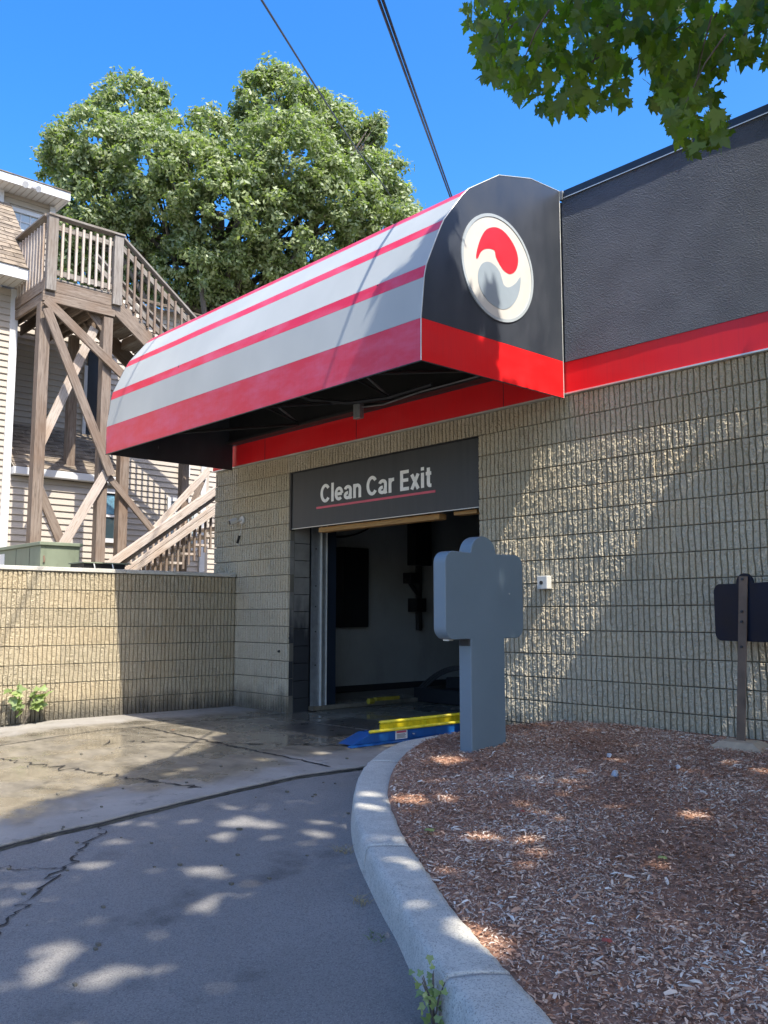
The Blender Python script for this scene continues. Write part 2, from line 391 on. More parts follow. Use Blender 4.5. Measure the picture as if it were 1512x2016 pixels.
# concrete apron: raised slab with a ragged edge, bays separated by joints
ys = [-12+.5*i for i in range(22)]+[-1+.05*i for i in range(147)]+[6.35, 8, 14]
xs_r = [0, .006, .02, .3, .8, 1.4, 2.2, 3.2, 4.7]
V = []; F = []; nx = len(xs_r)+1
for y in ys:
    sx = seam_x(y)-.010
    V.append((sx, y, gfun(y)-.05))
    for t in xs_r:
        z = gfun(y)+.012-(.005 if t == 0 else 0)
        V.append((sx-t, y, z))
for j in range(len(ys)-1):
    for i in range(nx-1): a = j*nx+i; F.append((a+1, a, a+nx, a+nx+1))
mobj('concrete_apron', V, F, M_concrete, None, False, kind='structure')
# joint strips of packed dirt (recessed seam, slab joints), cracks in the asphalt
def ribbon(name, pts, w, mat, kind='structure', jag=.3, dz=.004):
    V = []; F = []; r = random.Random(len(pts)); n = len(pts)
    for i, (x, y) in enumerate(pts):
        a = Vector(pts[max(0, i-1)]); b = Vector(pts[min(n-1, i+1)]); d = (b-a).normalized(); nrm = Vector((-d.y, d.x))
        ww = w*(1+jag*(r.random()*2-1))/2
        if i in (0, n-1): ww *= .15
        for s in (-1, 1):
            p = Vector((x, y))+nrm*s*ww; V.append((p.x, p.y, gfun(p.y)+dz))
    F = [(2*i, 2*i+1, 2*i+3, 2*i+2) for i in range(n-1)]
    return mobj(name, V, F, mat, None, False, kind=kind)
ribbon('driveway_seam', [(seam_x(-1+.04*i)+.004, -1+.04*i) for i in range(172)], .05, M_gap, jag=.5, dz=.0005)
def wob(p, q, n, a, sd=0):
    out = []
    for i in range(n):
        t = i/(n-1); x = p[0]+(q[0]-p[0])*t; y = p[1]+(q[1]-p[1])*t
        out.append((x+a*noise.noise(Vector((i*.23, sd, 0))), y+a*noise.noise(Vector((i*.23, sd, 7)))+a*.4*noise.noise(Vector((i*1.1, sd, 7)))))
    return out
ribbon('asphalt_crack', wob((-3.75, 1.25), (-5.2, 2.5), 90, .10, 1), .010, M_gap, jag=.8)
ribbon('asphalt_crack', wob((-4.55, 1.95), (-4.95, 1.62), 40, .08, 2), .005, M_gap, jag=.8)
ribbon('asphalt_crack', wob((-4.1, 1.5), (-4.4, 1.25), 30, .07, 3), .005, M_gap, jag=.8)
ribbon('slab_joint', wob((-8.62, -1), (-8.62, 6.2), 120, .02, 4), .016, M_gap, dz=.0165)
ribbon('slab_joint', wob((-5.4, 4.35), (-8.6, 4.45), 120, .03, 5), .022, M_gap, dz=.0165)
ribbon('slab_crack', wob((-5.5, 3.3), (-8.2, 2.75), 120, .12, 6), .014, M_gap, jag=.9, dz=.0165)
ribbon('slab_crack', wob((-6.1, 5.2), (-7.9, 3.7), 90, .16, 8), .012, M_gap, jag=.9, dz=.0165)

# ------------------------------------------------------------------ curb
LP = [(-4.95, 6.30, .20), (-5.13, 6.08, .185), (-5.30, 5.70, .17), (-5.39, 5.15, .145), (-5.28, 4.84, .13), (-5.11, 4.58, .13), (-4.79, 4.17, .13), (-4.48, 3.83, .12), (-4.09, 3.47, .10), (-3.73, 3.18, .08), (-3.42, 2.96, .07), (-3.14, 2.78, .06), (-2.85, 2.60, .05), (-2.63, 2.47, .04), (-2.33, 2.28, .03), (-2.07, 2.13, .02), (-1.8, 1.99, .01), (-1.1, 1.62, -.01), (-.2, 1.15, -.04), (1.5, .3, -.09)]
RP = [(-4.70, 6.28), (-4.80, 6.0), (-4.90, 5.6), (-4.95, 5.2), (-4.93, 4.95), (-4.84, 4.72), (-4.60, 4.33), (-4.33, 4.0), (-3.95, 3.62), (-3.58, 3.33), (-3.28, 3.11), (-3.0, 2.93), (-2.72, 2.75), (-2.5, 2.61), (-2.2, 2.44), (-1.95, 2.31), (-1.69, 2.17), (-1.0, 1.80), (-.1, 1.33), (1.6, .48)]
def catm(P, n):
    P = [Vector(p) for p in P]; out = []
    for i in range(len(P)-1):
        p0, p1, p2, p3 = P[max(0, i-1)], P[i], P[i+1], P[min(len(P)-1, i+2)]
        for k in range(n):
            t = k/n; out.append(.5*((2*p1)+(p2-p0)*t+(2*p0-5*p1+4*p2-p3)*t*t+(3*p1-p0-3*p2+p3)*t**3))
    out.append(P[-1]); return out
Ls = catm(LP, 10); Rs = catm([(x, y, z[2]) for (x, y), z in zip(RP, LP)], 10)
curb = thing('curb', (-3.4, 3.0, 0), 'pale concrete curb curving round the mulch bed to the block wall', 'curb')
cuts = [0, 24, 58, 104, 150, len(Ls)-1]
for s in range(len(cuts)-1):
    a, b = cuts[s], cuts[s+1]; V = []; F = []
    for i in range(a, b+1):
        l, r = Ls[i].copy(), Rs[i].copy(); d = (Ls[min(i+1, len(Ls)-1)]-Ls[max(i-1, 0)]).normalized()
        if i == a and s: l, r = l+d*.007, r+d*.007
        if i == b: l, r = l-d*.007, r-d*.007
        acr = (r-l); acr.z = 0; acr.normalize()
        j = lambda k: .010*noise.noise(Vector((i*.45, k*5, 2)))+.004*noise.noise(Vector((i*2.1, k*5, 7)))
        zt = l.z; gl = gfun(l.y)-.06
        row = [(l-acr*.025, gl), (l-acr*(.012), zt-.06+j(8)), (l-acr*(.002+j(1)), zt-.022), (l+acr*(.008+j(2)), zt-.005), (l+acr*.03, zt+j(3)*.4), ((l+r)/2, zt+.002+j(6)*.4), (r-acr*.03, zt+j(4)*.4), (r-acr*(.006+j(5)), zt-.006), (r, zt-.02), (r+acr*.01, gl)]
        for p, z in row: V.append((p.x, p.y, z))
    n = len(row); m = b-a+1
    F = [(i*n+k, i*n+k+1, (i+1)*n+k+1, (i+1)*n+k) for i in range(m-1) for k in range(n-1)]
    F += [tuple(range(n))[::-1], tuple((m-1)*n+k for k in range(n))]
    mobj('curb_stone', V, F, M_curb, curb, True)
# ------------------------------------------------------------------ planting bed
inner = [(p.x, p.y) for p in Rs]
def bed_xmin(y):
    for (x0, y0), (x1, y1) in zip(inner[:-1], inner[1:]):
        if min(y0, y1) <= y <= max(y0, y1) and y0 != y1:
            return x0+(x1-x0)*(y-y0)/(y1-y0)
    return 2.0
V = []; F = []; yy = [.5+.06*i for i in range(98)]; K = 60
for y in yy:
    x0 = bed_xmin(y)-.02
    for k in range(K+1):
        x = x0+(3.0-x0)*(k/K)**1.3
        V.append((x, y, mulch_h(x, y)-(.02 if k == 0 else 0)))
for j in range(len(yy)-1):
    for k in range(K): a = j*(K+1)+k; F.append((a, a+1, a+K+2, a+K+1))
mobj('planting_bed', V, F, M_chipbase, None, True, kind='structure')
# wood chips: curved slivers, one mesh of uncountable pieces
def chips(n):
    P = []
    y = rng.uniform(1.0, 6.28, n*3); u = rng.random(n*3)
    x0 = np.array([bed_xmin(t) for t in np.linspace(1.0, 6.3, 400)])
    xm = np.interp(y, np.linspace(1.0, 6.3, 400), x0)
    xr = -.42*y+.75      # a little beyond the right edge of the view
    x = xm+.01+(np.maximum(xr, xm+.1)-xm)*u
    wgt = (xr-xm)/6; keep = (rng.random(n*3) < wgt*1.6) & (xr > xm)
    d = np.hypot(x, y); keep &= rng.random(n*3) < np.clip((4.2/d)**1.0, .45, 1)
    x, y = x[keep][:n], y[keep][:n]; n = len(x)
    z = np.array([mulch_h(a, b) for a, b in zip(x, y)])
    L = np.clip(rng.lognormal(-4.40, .48, n), .005, .045)*1.0; Wd = L*rng.uniform(.14, .38, n)
    an = rng.uniform(0, 2*PI, n); tl = rng.normal(0, .28, n); rl = rng.normal(0, .45, n)
    c, s = np.cos(an), np.sin(an)
    d = np.stack([c*np.cos(tl), s*np.cos(tl), np.sin(tl)], 1)
    e = np.stack([-s*np.cos(rl), c*np.cos(rl), np.sin(rl)], 1)
    up = np.cross(d, e); ctr = np.stack([x, y, z+rng.uniform(.001, .014, n)], 1)
    V = np.zeros((n, 6, 3)); bend = rng.uniform(.0, .18, n)[:, None]*L[:, None]*up
    for k, (a, b) in enumerate([(-.5, -.35), (-.5, .35), (0, -.5), (0, .5), (.5, -.3), (.5, .3)]):
        V[:, k] = ctr+d*(a*L)[:, None]+e*(b*Wd)[:, None]+(bend if a == 0 else 0)
    base = (np.arange(n)*6)[:, None]
    Fq = np.concatenate([base+np.array([[0, 2, 3, 1]]), base+np.array([[2, 4, 5, 3]])], 1).reshape(-1, 4)
    big = np.array([noise.noise(Vector((a*1.6, b*1.6, 4))) for a, b in zip(x, y)])
    tone = np.clip(rng.beta(1.5, 2.1, n)+big*.40, 0, 1)
    return V.reshape(-1, 3), Fq, np.repeat(tone, 6)
def big_mesh(name, V, F, mat, parent=None, tone=None, kind=None, center=None):
    V = np.asarray(V, dtype=np.float32); F = np.asarray(F, dtype=np.int32)
    c = V.mean(0) if center is None else np.array(center, dtype=np.float32)
    me = bpy.data.meshes.new(name); k = F.shape[1]
    me.vertices.add(len(V)); me.vertices.foreach_set('co', (V-c).ravel())
    me.loops.add(F.size); me.loops.foreach_set('vertex_index', F.ravel())
    me.polygons.add(len(F)); me.polygons.foreach_set('loop_start', np.arange(0, F.size, k, dtype=np.int32))
    me.polygons.foreach_set('loop_total', np.full(len(F), k, dtype=np.int32))
    me.update(calc_edges=True); me.materials.append(mat)
    if tone is not None:
        at = me.attributes.new('tone', 'FLOAT', 'POINT'); at.data.foreach_set('value', np.asarray(tone, dtype=np.float32))
    o = bpy.data.objects.new(name, me); link(o, Matrix.Translation(Vector(c.tolist())), parent)
    return tag(o, kind=kind)
cv, cf, ct = chips(150000)
tag(big_mesh('wood_chip_mulch', cv, cf, M_chip, tone=ct, kind='stuff'), 'reddish brown and grey wood chip mulch covering the planting bed', 'mulch')

# ------------------------------------------------------------------ split-face block meshes
BP, BH = .0508, .2032
def flute_mesh(nr, seed, mat, pitch=BP):
    r = np.random.default_rng(seed); W = nr*pitch; g = .0042
    xs = []; ty = []
    for k in range(nr):
        for u, d in ((.0, 2), (.0052, 2), (.0068, 1), (.012, 0), (.0185, 0), (.0254, 0), (.0323, 0), (.0385, 0), (.0438, 1), (.0454, 2)):
            xs.append(k*pitch+u*pitch/BP); ty.append(d)
    xs.append(W); ty.append(2); xs = np.array(xs); ty = np.array(ty); xs[0] = .0005; xs[-1] = W-.0005
    zs = np.concatenate([[g], np.linspace(g+.004, BH-g-.004, 22), [BH-g]]); nx, nz = len(xs), len(zs)
    X, Z = np.meshgrid(xs, zs); Y = np.zeros_like(X)
    # each rib wanders and breaks as the block was split
    for k in range(nr+1):
        amp = .0042 if r.random() < .35 else .0016
        ph, fr = r.uniform(0, 6), r.uniform(12, 34)
        sh = amp*np.sin(zs*fr+ph)+.0010*r.normal(size=nz)
        sel = (np.abs(xs-k*pitch) < .012) & (xs > .002) & (xs < W-.002)
        X[:, sel] += sh[:, None]
    low = r.normal(0, .0024, (8, nr*2+2))
    zi = np.linspace(0, 7, nz); xi = np.linspace(0, nr*2+1, nx)
    L0 = low[np.clip(zi.astype(int), 0, 6)][:, np.clip(xi.astype(int), 0, nr*2)]
    ribz = r.normal(0, .0016, nr)
    rough = r.normal(0, .0029, X.shape)
    t = ty[None, :]
    ridx = np.clip((xs/pitch).astype(int), 0, nr-1)
    Y = np.where(t == 0, rough+L0*.8+ribz[ridx][None, :], np.where(t == 1, .0020+rough*.7, .0235+rough*.1))
    Y[0] = np.maximum(Y[0], .005); Y[-1] = np.maximum(Y[-1], .005)
    V = np.stack([X, Y, Z], 2).reshape(-1, 3).tolist()
    F = [(j*nx+i, j*nx+i+1, (j+1)*nx+i+1, (j+1)*nx+i) for j in range(nz-1) for i in range(nx-1)]
    b = len(V); xl, xr_ = .0005, W-.0005
    V += [(xl, .03, g), (xr_, .03, g), (xr_, .03, BH-g), (xl, .03, BH-g)]
    F += [tuple([b+1, b]+[i for i in range(nx)])[::-1] if False else tuple([b, b+1]+[i for i in range(nx-1, -1, -1)])]
    F += [tuple([b+3]+[(nz-1)*nx+i for i in range(nx)]+[b+2])[::1]]
    F += [tuple([b]+[j*nx for j in range(nz)]+[b+3])[::1]]
    F += [tuple([b+2]+[j*nx+nx-1 for j in range(nz-1, -1, -1)]+[b+1])]
    me = bpy.data.meshes.new('block'); me.from_pydata(V, [], F); me.materials.append(mat); me.update(); return me
B8 = [flute_mesh(8, 100+i, M_block) for i in range(14)]
B4 = [flute_mesh(4, 200+i, M_block) for i in range(4)]
R8 = [flute_mesh(8, 300+i, M_blockR) for i in range(9)]
R4 = [flute_mesh(4, 400+i, M_blockR) for i in range(3)]
WY = 6.32
bld = thing('car_wash_building', (-6, WY, 0), 'low car wash building of ribbed tan block with charcoal stucco and red band', 'building')
def place_block(me, x, y, z, parent, rot=0, sx=1):
    o = bpy.data.objects.new('block', me)
    return link(o, Matrix.Translation((x, y, z)) @ Matrix.Rotation(rot, 4, 'Z') @ Matrix.Diagonal((sx, 1, 1, 1)), parent)
def course(x0, x1, k, bonds=True):
    """one course of the front wall from x0 to x1, k = course counted from the ground"""
    n = round((x1-x0)/(BP*4)); s = (x1-x0)/(n*BP*4); z = k*BH; i = 0; x = x0
    y = WY+rnd.uniform(-.0012, .0012)
    if k % 2 and bonds:
        place_block(rnd.choice(B4), x, y, z, bld, 0, s); x += BP*4*s; i += 1
    while i < n:
        if n-i >= 2: place_block(rnd.choice(B8), x, WY+rnd.uniform(-.0015, .0015), z, bld, 0, s); x += BP*8*s; i += 2
        else: place_block(rnd.choice(B4), x, y, z, bld, 0, s); x += BP*4*s; i += 1
DX0, DX1 = -8.68, -5.652
XR = DX1+.4064*11
for k in range(15):
    if k == 14: course(-10.35, XR, k, False)
    else:
        course(-10.35, DX0, k)
        if k == 0: course(DX1, DX1+.4064*3, k)
        else: course(DX1, XR, k)
# the wall further right than the photo reaches: same blocks joined
mb = MB()
for k in range(15):
    mb.box(XR+.004, 5, WY, WY+.03, k*BH+.004, (k+1)*BH-.004)
    for i in range(int((5-XR)/BP)): mb.box(XR+i*BP+.012, XR+i*BP+.046, WY-.012, WY-.0005, k*BH+.006, (k+1)*BH-.006)
mb.build('block_courses', M_block, bld, kind='stuff')
# core (mortar plane) with the door opening
mb = MB(); mb.box(-10.33, DX0-.001, WY+.0265, 6.41, -.05, 3.04); mb.box(DX0+.001, DX1-.001, WY+.0265, 6.52, 2.8500, 3.04); mb.box(DX1+.001, 5, WY+.0265, 6.62, -.1, 3.04)
mb.build('wall_core', M_mortar, bld)
# return wall at the left end and rear volume
mb = MB(); mb.box(-10.35, -10.0, 6.45, 14, -.05, 4.80); mb.box(-10.0, 5, 13.8, 14, -.05, 4.8); mb.box(4.8, 5, 6.7, 13.8, -.05, 4.8)
mb.build('side_wall', M_mortar, bld)
box('roof_deck', -10.3, 5, 6.45, 14, 4.70, 4.78, M_intdark, bld)
# jamb: stacked smooth blocks going into the opening
for k in range(14):
    z0, z1 = k*BH+.004, (k+1)*BH-.004
    j = rnd.uniform(-.002, .002)
    box('jamb_block', DX0-.19, DX0-.001+j, 6.345, 6.405, z0, z1, M_cmu, bld)
    box('jamb_block', DX0-.19, DX0+.004-j, 6.413, 6.634, z0-.03, z1-.03, M_cmu, bld)
# interior shell
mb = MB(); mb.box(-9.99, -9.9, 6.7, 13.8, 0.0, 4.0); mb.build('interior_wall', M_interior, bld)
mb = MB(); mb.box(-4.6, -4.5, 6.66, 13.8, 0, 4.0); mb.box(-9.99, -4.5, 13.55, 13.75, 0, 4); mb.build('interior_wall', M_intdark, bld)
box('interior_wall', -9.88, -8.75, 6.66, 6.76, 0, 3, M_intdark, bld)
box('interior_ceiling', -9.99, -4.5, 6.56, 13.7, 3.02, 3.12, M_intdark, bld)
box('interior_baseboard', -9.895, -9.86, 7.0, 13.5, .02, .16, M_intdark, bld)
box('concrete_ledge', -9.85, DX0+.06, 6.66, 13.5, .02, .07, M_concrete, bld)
# red band, stucco, coping
BY = 6.284
mb = MB(); mb.box(-10.36, 5, BY, 6.5, 3.058, 3.33); mb.build('red_band', M_red, bld)
box('drip_edge', -10.37, 5, BY-.008, 6.4, 3.046, 3.058, M_seam, bld)
# seams in the red band
for x in (-9.15, -7.4, -5.3): box('band_seam', x, x+.004, BY-.0025, BY, 3.06, 3.33, M_navy, bld)
mb = MB(); nx, nz = 150, 30; V = []; F = []
for j in range(nz+1):
    for i in range(nx+1):
        x = -4.585+9.6*i/nx; z = 3.33+1.49*j/nz
        V.append((x, 6.2745+.0035*noise.noise(Vector((x*1.4, z*1.4, 0)))+.0015*noise.noise(Vector((x*6, z*6, 0))), z))
F = [(j*(nx+1)+i, j*(nx+1)+i+1, (j+1)*(nx+1)+i+1, (j+1)*(nx+1)+i) for j in range(nz) for i in range(nx)]
mobj('stucco_fascia', V, F, M_stucco, bld, True)
box('stucco_backing', -10.34, 5, 6.30, 6.45, 3.34, 4.80, M_stucco, bld)
x = -4.56
for i, x1 in enumerate((-3.33, -1.0, 1.4, 5)):
    mb = MB(); mb.box(x+.004, x1-.004, 6.262, 6.6, 4.81, 4.88); c = mb.build('coping', M_coping, bld, bevel=.004)
    box('coping_edge', x+.004, x1-.004, 6.258, 6.262, 4.806, 4.814, M_seam, c)
    box('coping_joint', x1-.004, x1+.006, 6.255, 6.6, 4.806, 4.884, M_seam, c)
    x = x1
box('coping_end', -4.60, -4.566, 6.255, 6.6, 4.80, 4.884, M_greysteel, bld)

# ------------------------------------------------------------------ door furniture and sign
sg = thing('hanging_sign', (-7.15, 6.34, 2.165), 'dark metal sign reading Clean Car Exit over the bay opening', 'sign')
box('sign_panel', DX0+.045, DX1-.01, 6.335, 6.37, 2.165, 2.832, M_signpanel, sg, bevel=.003)
box('sign_edge', DX0+.045, DX1-.01, 6.332, 6.372, 2.160, 2.166, M_seam, sg)
box('sign_frame', DX0+.012, DX0+.04, 6.325, 6.375, 2.15, 2.84, M_black, sg)
box('sign_frame', DX0+.012, DX1-.004, 6.322, 6.380, 2.834, 2.8445, M_black, sg)
box('sign_underline', -8.16, -6.237, 6.331, 6.335, 2.362, 2.386, M_pink, sg)
GL = {}
def arc(cx, cy, rx, ry, a0, a1, n=14): return [(cx+rx*math.cos(math.radians(a0+(a1-a0)*i/n)), cy+ry*math.sin(math.radians(a0+(a1-a0)*i/n))) for i in range(n+1)]
SW = .168
GL['C'] = (.70, [arc(.36, .5, .262, .418, 38, 322, 24)])
GL['l'] = (.24, [[(.12, 0), (.12, 1)]])
GL['e'] = (.57, [arc(.285, .365, .200, .285, 0, 312, 22), [(.10, .355), (.485, .355)]])
GL['a'] = (.56, [arc(.27, .50, .175, .155, 168, 0, 12)+[(.445, .3), (.445, .10), (.475, .0)], arc(.255, .205, .165, .13, 80, 400, 20)])
GL['n'] = (.58, [[(.12, 0), (.12, .73)], arc(.29, .46, .17, .19, 180, 0, 12)+[(.46, .3), (.46, 0)]])
GL['r'] = (.38, [[(.12, 0), (.12, .73)], arc(.30, .43, .18, .215, 180, 85, 8)+[(.36, .645)]])
GL['E'] = (.60, [[(.13, 0), (.13, 1)], [(.10, .083), (.55, .083)], [(.10, .51), (.51, .51)], [(.10, .917), (.54, .917)]])
GL['x'] = (.52, [[(.075, 0), (.435, .73)], [(.435, 0), (.075, .73)]])
GL['i'] = (.24, [[(.12, 0), (.12, .73)], [(.12, .84), (.12, 1)]])
GL['t'] = (.36, [[(.17, .93), (.17, .18)]+arc(.26, .16, .09, .09, 180, 270, 5)+[(.33, .07)], [(.03, .655), (.32, .655)]])
def glyph_mesh(text):
    mb = MB(); x = 0; lay = 0
    for ch in text:
        if ch == ' ': x += .26; continue
        wd, strokes = GL[ch]
        for st in strokes:
            n = len(st); q = []; lay += 1
            for i in range(n):
                p = Vector(st[i]); d = (Vector(st[min(i+1, n-1)])-Vector(st[max(i-1, 0)])).normalized(); nn_ = Vector((-d.y, d.x))*SW/2
                q.append((x+p.x+nn_.x, p.y+nn_.y)); q.append((x+p.x-nn_.x, p.y-nn_.y))
            dz = .0016+.0003*(lay % 4)
            V = [(a, b, dz) for a, b in q]+[(a, b, 0) for a, b in q]; m = 2*n
            F = [(2*i, 2*i+1, 2*i+3, 2*i+2) for i in range(n-1)]
            F += [(2*i, 2*i+2, m+2*i+2, m+2*i) for i in range(n-1)]+[(2*i+1, m+2*i+1, m+2*i+3, 2*i+3) for i in range(n-1)]
            F += [(0, m, m+1, 1), (2*n-2, 2*n-1, m+2*n-1, m+2*n-2)]
            mb.add(V, F)
        x += wd+.035
    return mb
lm = glyph_mesh('Clean Car Exit'); co = np.array(lm.V)
sx = (8.088-6.292)/(co[:, 0].max()-co[:, 0].min()); szz = .213
nv = np.stack([-8.088+(co[:, 0]-co[:, 0].min())*sx, 6.3345-co[:, 2], 2.425+co[:, 1]*szz], 1)
mobj('lettering', nv, lm.F, M_letter, sg)

dt = thing('door_track', (DX0, 6.78, 0), 'tall grey steel track for the roll-up door on the left jamb', 'door track')
box('track_plate', DX0-.01, DX0+.006, 6.668, 6.80, .02, 2.9, M_greysteel, dt)
box('track_lip', DX0-.005, DX0+.035, 6.80, 6.812, .02, 2.9, M_seam, dt)
box('track_channel', DX0-.01, DX0+.012, 6.815, 6.886, .02, 2.9, M_greysteel, dt)
box('track_lip', DX0-.005, DX0+.03, 6.886, 6.893, .02, 2.9, M_seam, dt)
box('track_seal', DX0-.01, DX0+.004, 6.895, 7.05, .02, 2.9, M_navy, dt)
for z in (.55, 1.25, 1.5, 1.95, .95): MB().tube([(DX0+.006, 6.73, z), (DX0+.012, 6.73, z)], .009, 8).build('bolt', M_black, dt)
box('soffit_plank', -8.2, -6.25, 6.40, 6.50, 2.10, 2.155, M_tan, bld)
box('soffit_plank', -6.05, -5.75, 6.40, 6.50, 2.12, 2.155, M_tan, bld)
for y, z in ((6.9, 2.5), (7.5, 2.55), (8.4, 2.6)):
    box('ceiling_beam', -9.88, -4.6, y, y+.14, z, z+.25, M_intdark, bld)
eq = thing('electrical_cabinet', (-9.9, 8.2, 1), 'black control cabinet mounted on the grey wall inside the bay', 'cabinet')
box('cabinet_body', -9.895, -9.72, 8.0, 8.5, .98, 2.1, M_black, eq, bevel=.006); box('cabinet_door', -9.718, -9.70, 8.02, 8.48, 1.0, 2.08, M_black, eq)
ar = thing('wash_arm', (-9.8, 9.6, 1), 'dark vertical pipe assembly with valves hanging on the far bay wall', 'pipework')
mb = MB(); mb.tube([(-9.82, 9.6, 2.95), (-9.82, 9.6, .92)], .05, 8); mb.box(-9.88, -9.7, 9.42, 9.76, 1.9, 2.75); mb.build('riser', M_black, ar)
mb = MB(); mb.box(-9.85, -9.68, 9.3, 9.46, 1.62, 1.78); mb.box(-9.85, -9.66, 9.4, 9.6, 1.2, 1.4); mb.tube([(-9.78, 9.3, 1.7), (-9.78, 9.55, 1.45)], .03, 8); mb.build('valve', M_black, ar)
cb = thing('hanging_cable', (-9.8, 8.4, 2.4), 'thin black cable drooping across the grey wall inside the bay', 'cable')
MB().tube([(-9.85, 8.0+.09*i, 2.25+.0035*i*i) for i in range(12)], .012, 6).build('cable', M_black, cb)
wq = thing('wheel_cleaner', (-8.2, 8.5, 0), 'dark machine with a grey hydraulic cylinder and hoses on the bay floor', 'machine')
mb = MB(); mb.box(-8.7, -7.2, 8.4, 9.4, .02, .2); mb.box(-8.3, -7.5, 8.6, 9.2, .2, .34); mb.build('machine_base', M_black, wq, bevel=.01)
mb = MB(); mb.tube([(-8.0, 8.7, .34), (-8.0, 8.7, .46)], .05, 10); mb.tube([(-8.0, 8.7, .46), (-8.0, 8.7, .60)], .035, 10); mb.build('cylinder', M_greysteel, wq)
for k in range(3):
    MB().tube([(-8.0-.07*i-k*.03, 8.6-.02*i, .46-.0045*i*i+.015*k) for i in range(9)], .014, 6).build('hose', M_black, wq)
for k in range(2): MB().tube([(-8.0+.07*i, 8.72+.05*i, .42-.006*i*i+.03*k) for i in range(7)], .014, 6).build('hose', M_black, wq)

cv_ = thing('conveyor_guide', (-6.15, 5.9, 0), 'blue steel wheel guide with twin yellow rails at the bay exit', 'guide rail')
z0 = .016
# blue channel facing -x/+x, tapered nose
X0, X1 = -6.24, -6.05
mb = MB(); mb.add([(X1, 5.10, z0+.015), (X1, 5.34, z0+.10), (X1, 9.5, z0+.10), (X1, 9.5, z0+.015), (X0, 5.10, z0+.015), (X0, 5.34, z0+.10), (X0, 9.5, z0+.10), (X0, 9.5, z0+.015)],
                  [(0, 3, 2, 1), (4, 5, 6, 7), (0, 1, 5, 4), (1, 2, 6, 5), (2, 3, 7, 6), (0, 4, 7, 3)]); mb.build('blue_channel', M_blue, cv_, bevel=.003)
mb = MB(); mb.prism([(X1-.005, z0), (X1+.05, z0), (X1+.05, z0+.008), (X1-.005, z0+.014)], 1, 5.06, 9.5); mb.build('base_flange', M_blue, cv_)
mb = MB(); mb.tube([(X1+.004, 5.30, z0+.112), (X1+.004, 9.5, z0+.112)], .014, 10); mb.build('yellow_rail', M_yellow, cv_, smooth=True)
mb = MB(); mb.tube([(X1-.05, 5.47, z0+.175), (X1-.05, 9.5, z0+.175)], .016, 10); mb.build('yellow_rail', M_yellow, cv_, smooth=True)
box('yellow_web', X1-.055, X1-.045, 5.47, 9.5, z0+.10, z0+.165, M_yellow, cv_)
mb = MB(); mb.tube([(X1+.0, 5.31, z0+.115), (X1-.05, 5.47, z0+.17)], .006, 6); mb.build('nose_brace', M_darksteel, cv_)
for y in (6.0, 6.9, 8.0): box('rail_bracket', X1-.06, X1+.002, y, y+.012, z0+.10, z0+.16, M_yellow, cv_)
lb = box('warning_label', X1+.0005, X1+.0025, 5.61, 5.76, z0+.02, z0+.096, M_sticker, cv_)
box('label_header', X1+.0027, X1+.0037, 5.625, 5.745, z0+.075, z0+.092, M_pink, lb)
for i in range(4): box('label_text', X1+.0027, X1+.0035, 5.63, 5.74-.01*(i % 2), z0+.030+.010*i, z0+.034+.010*i, M_darksteel, lb)
MB().tube([(X1, 5.83, z0+.055), (X1+.02, 5.83, z0+.055)], .006, 6).build('bolt', M_seam, cv_)
M_dully = simple('grimy_yellow_paint', (.30, .23, .02), .6, var=.4, scale=14, dirt=.8)
g2 = thing('guide_roller', (-8.3, 7.4, 0), 'short dull yellow guide bar deeper inside the dark bay', 'guide rail')
mb = MB(); mb.tube([(-8.42, 7.36, .10), (-8.42, 7.44, .10)], .035, 10); mb.build('roller', M_dully, g2)
box('yellow_bar', -8.44, -8.38, 7.46, 7.85, .10, .14, M_dully, g2)
M_drain = simple('wet_dirty_steel', (.09, .085, .075), .3, .2, var=.5, scale=7)
gr = thing('floor_drain', (-7.2, 5.8, 0), 'dark slotted steel drain covers in the wet slab at the bay mouth', 'drain')
for i in range(3):
    for j in range(2):
        x = -7.75+.36*i; y = 5.35+.62*j
        pl = box('drain_cover', x, x+.34, y, y+.58, .008, .019+.002*((i*7+j*3) % 3), M_drain, gr, bevel=.003)

# security camera
sc = thing('security_camera', (-9.7, 6.3, 2.33), 'small white bullet camera on the left pier, cable box below', 'camera')
MB().tube([(-9.66, 6.318, 2.35), (-9.66, 6.295, 2.35)], .05, 16).build('camera_mount', M_offwhite, sc)
MB().tube([(-9.66, 6.30, 2.345), (-9.67, 6.26, 2.34), (-9.69, 6.24, 2.33)], .014, 8).build('camera_arm', M_offwhite, sc)
MB().tube([(-9.685, 6.25, 2.345), (-9.69, 6.24, 2.342), (-9.715, 6.155, 2.312)], [.028, .036, .036], 16).build('camera_body', M_offwhite, sc, bevel=.003)
MB().tube([(-9.715, 6.155, 2.312), (-9.7165, 6.150, 2.310)], .028, 16).build('lens', M_black, sc)
MB().tube([(-9.66, 6.30, 2.31), (-9.655, 6.29, 2.24), (-9.69, 6.29, 2.16), (-9.73, 6.3, 2.08), (-9.75, 6.3, 2.04), (-9.71, 6.3, 2.03)], .004, 6).build('cable', M_offwhite, sc)
beam('cable_adapter', (-9.69, 6.285, 2.15), (-9.735, 6.285, 2.06), .03, .022, M_black, sc)
ob = thing('outlet_box', (-4.85, 6.29, 1.43), 'small white square box with a black key slot on the block wall', 'box')
box('box_body', -4.925, -4.815, 6.25, 6.318, 1.37, 1.485, M_offwhite, ob, bevel=.006)
MB().tube([(-4.875, 6.25, 1.425), (-4.875, 6.24, 1.425)], .016, 12).build('key_switch', M_black, ob)
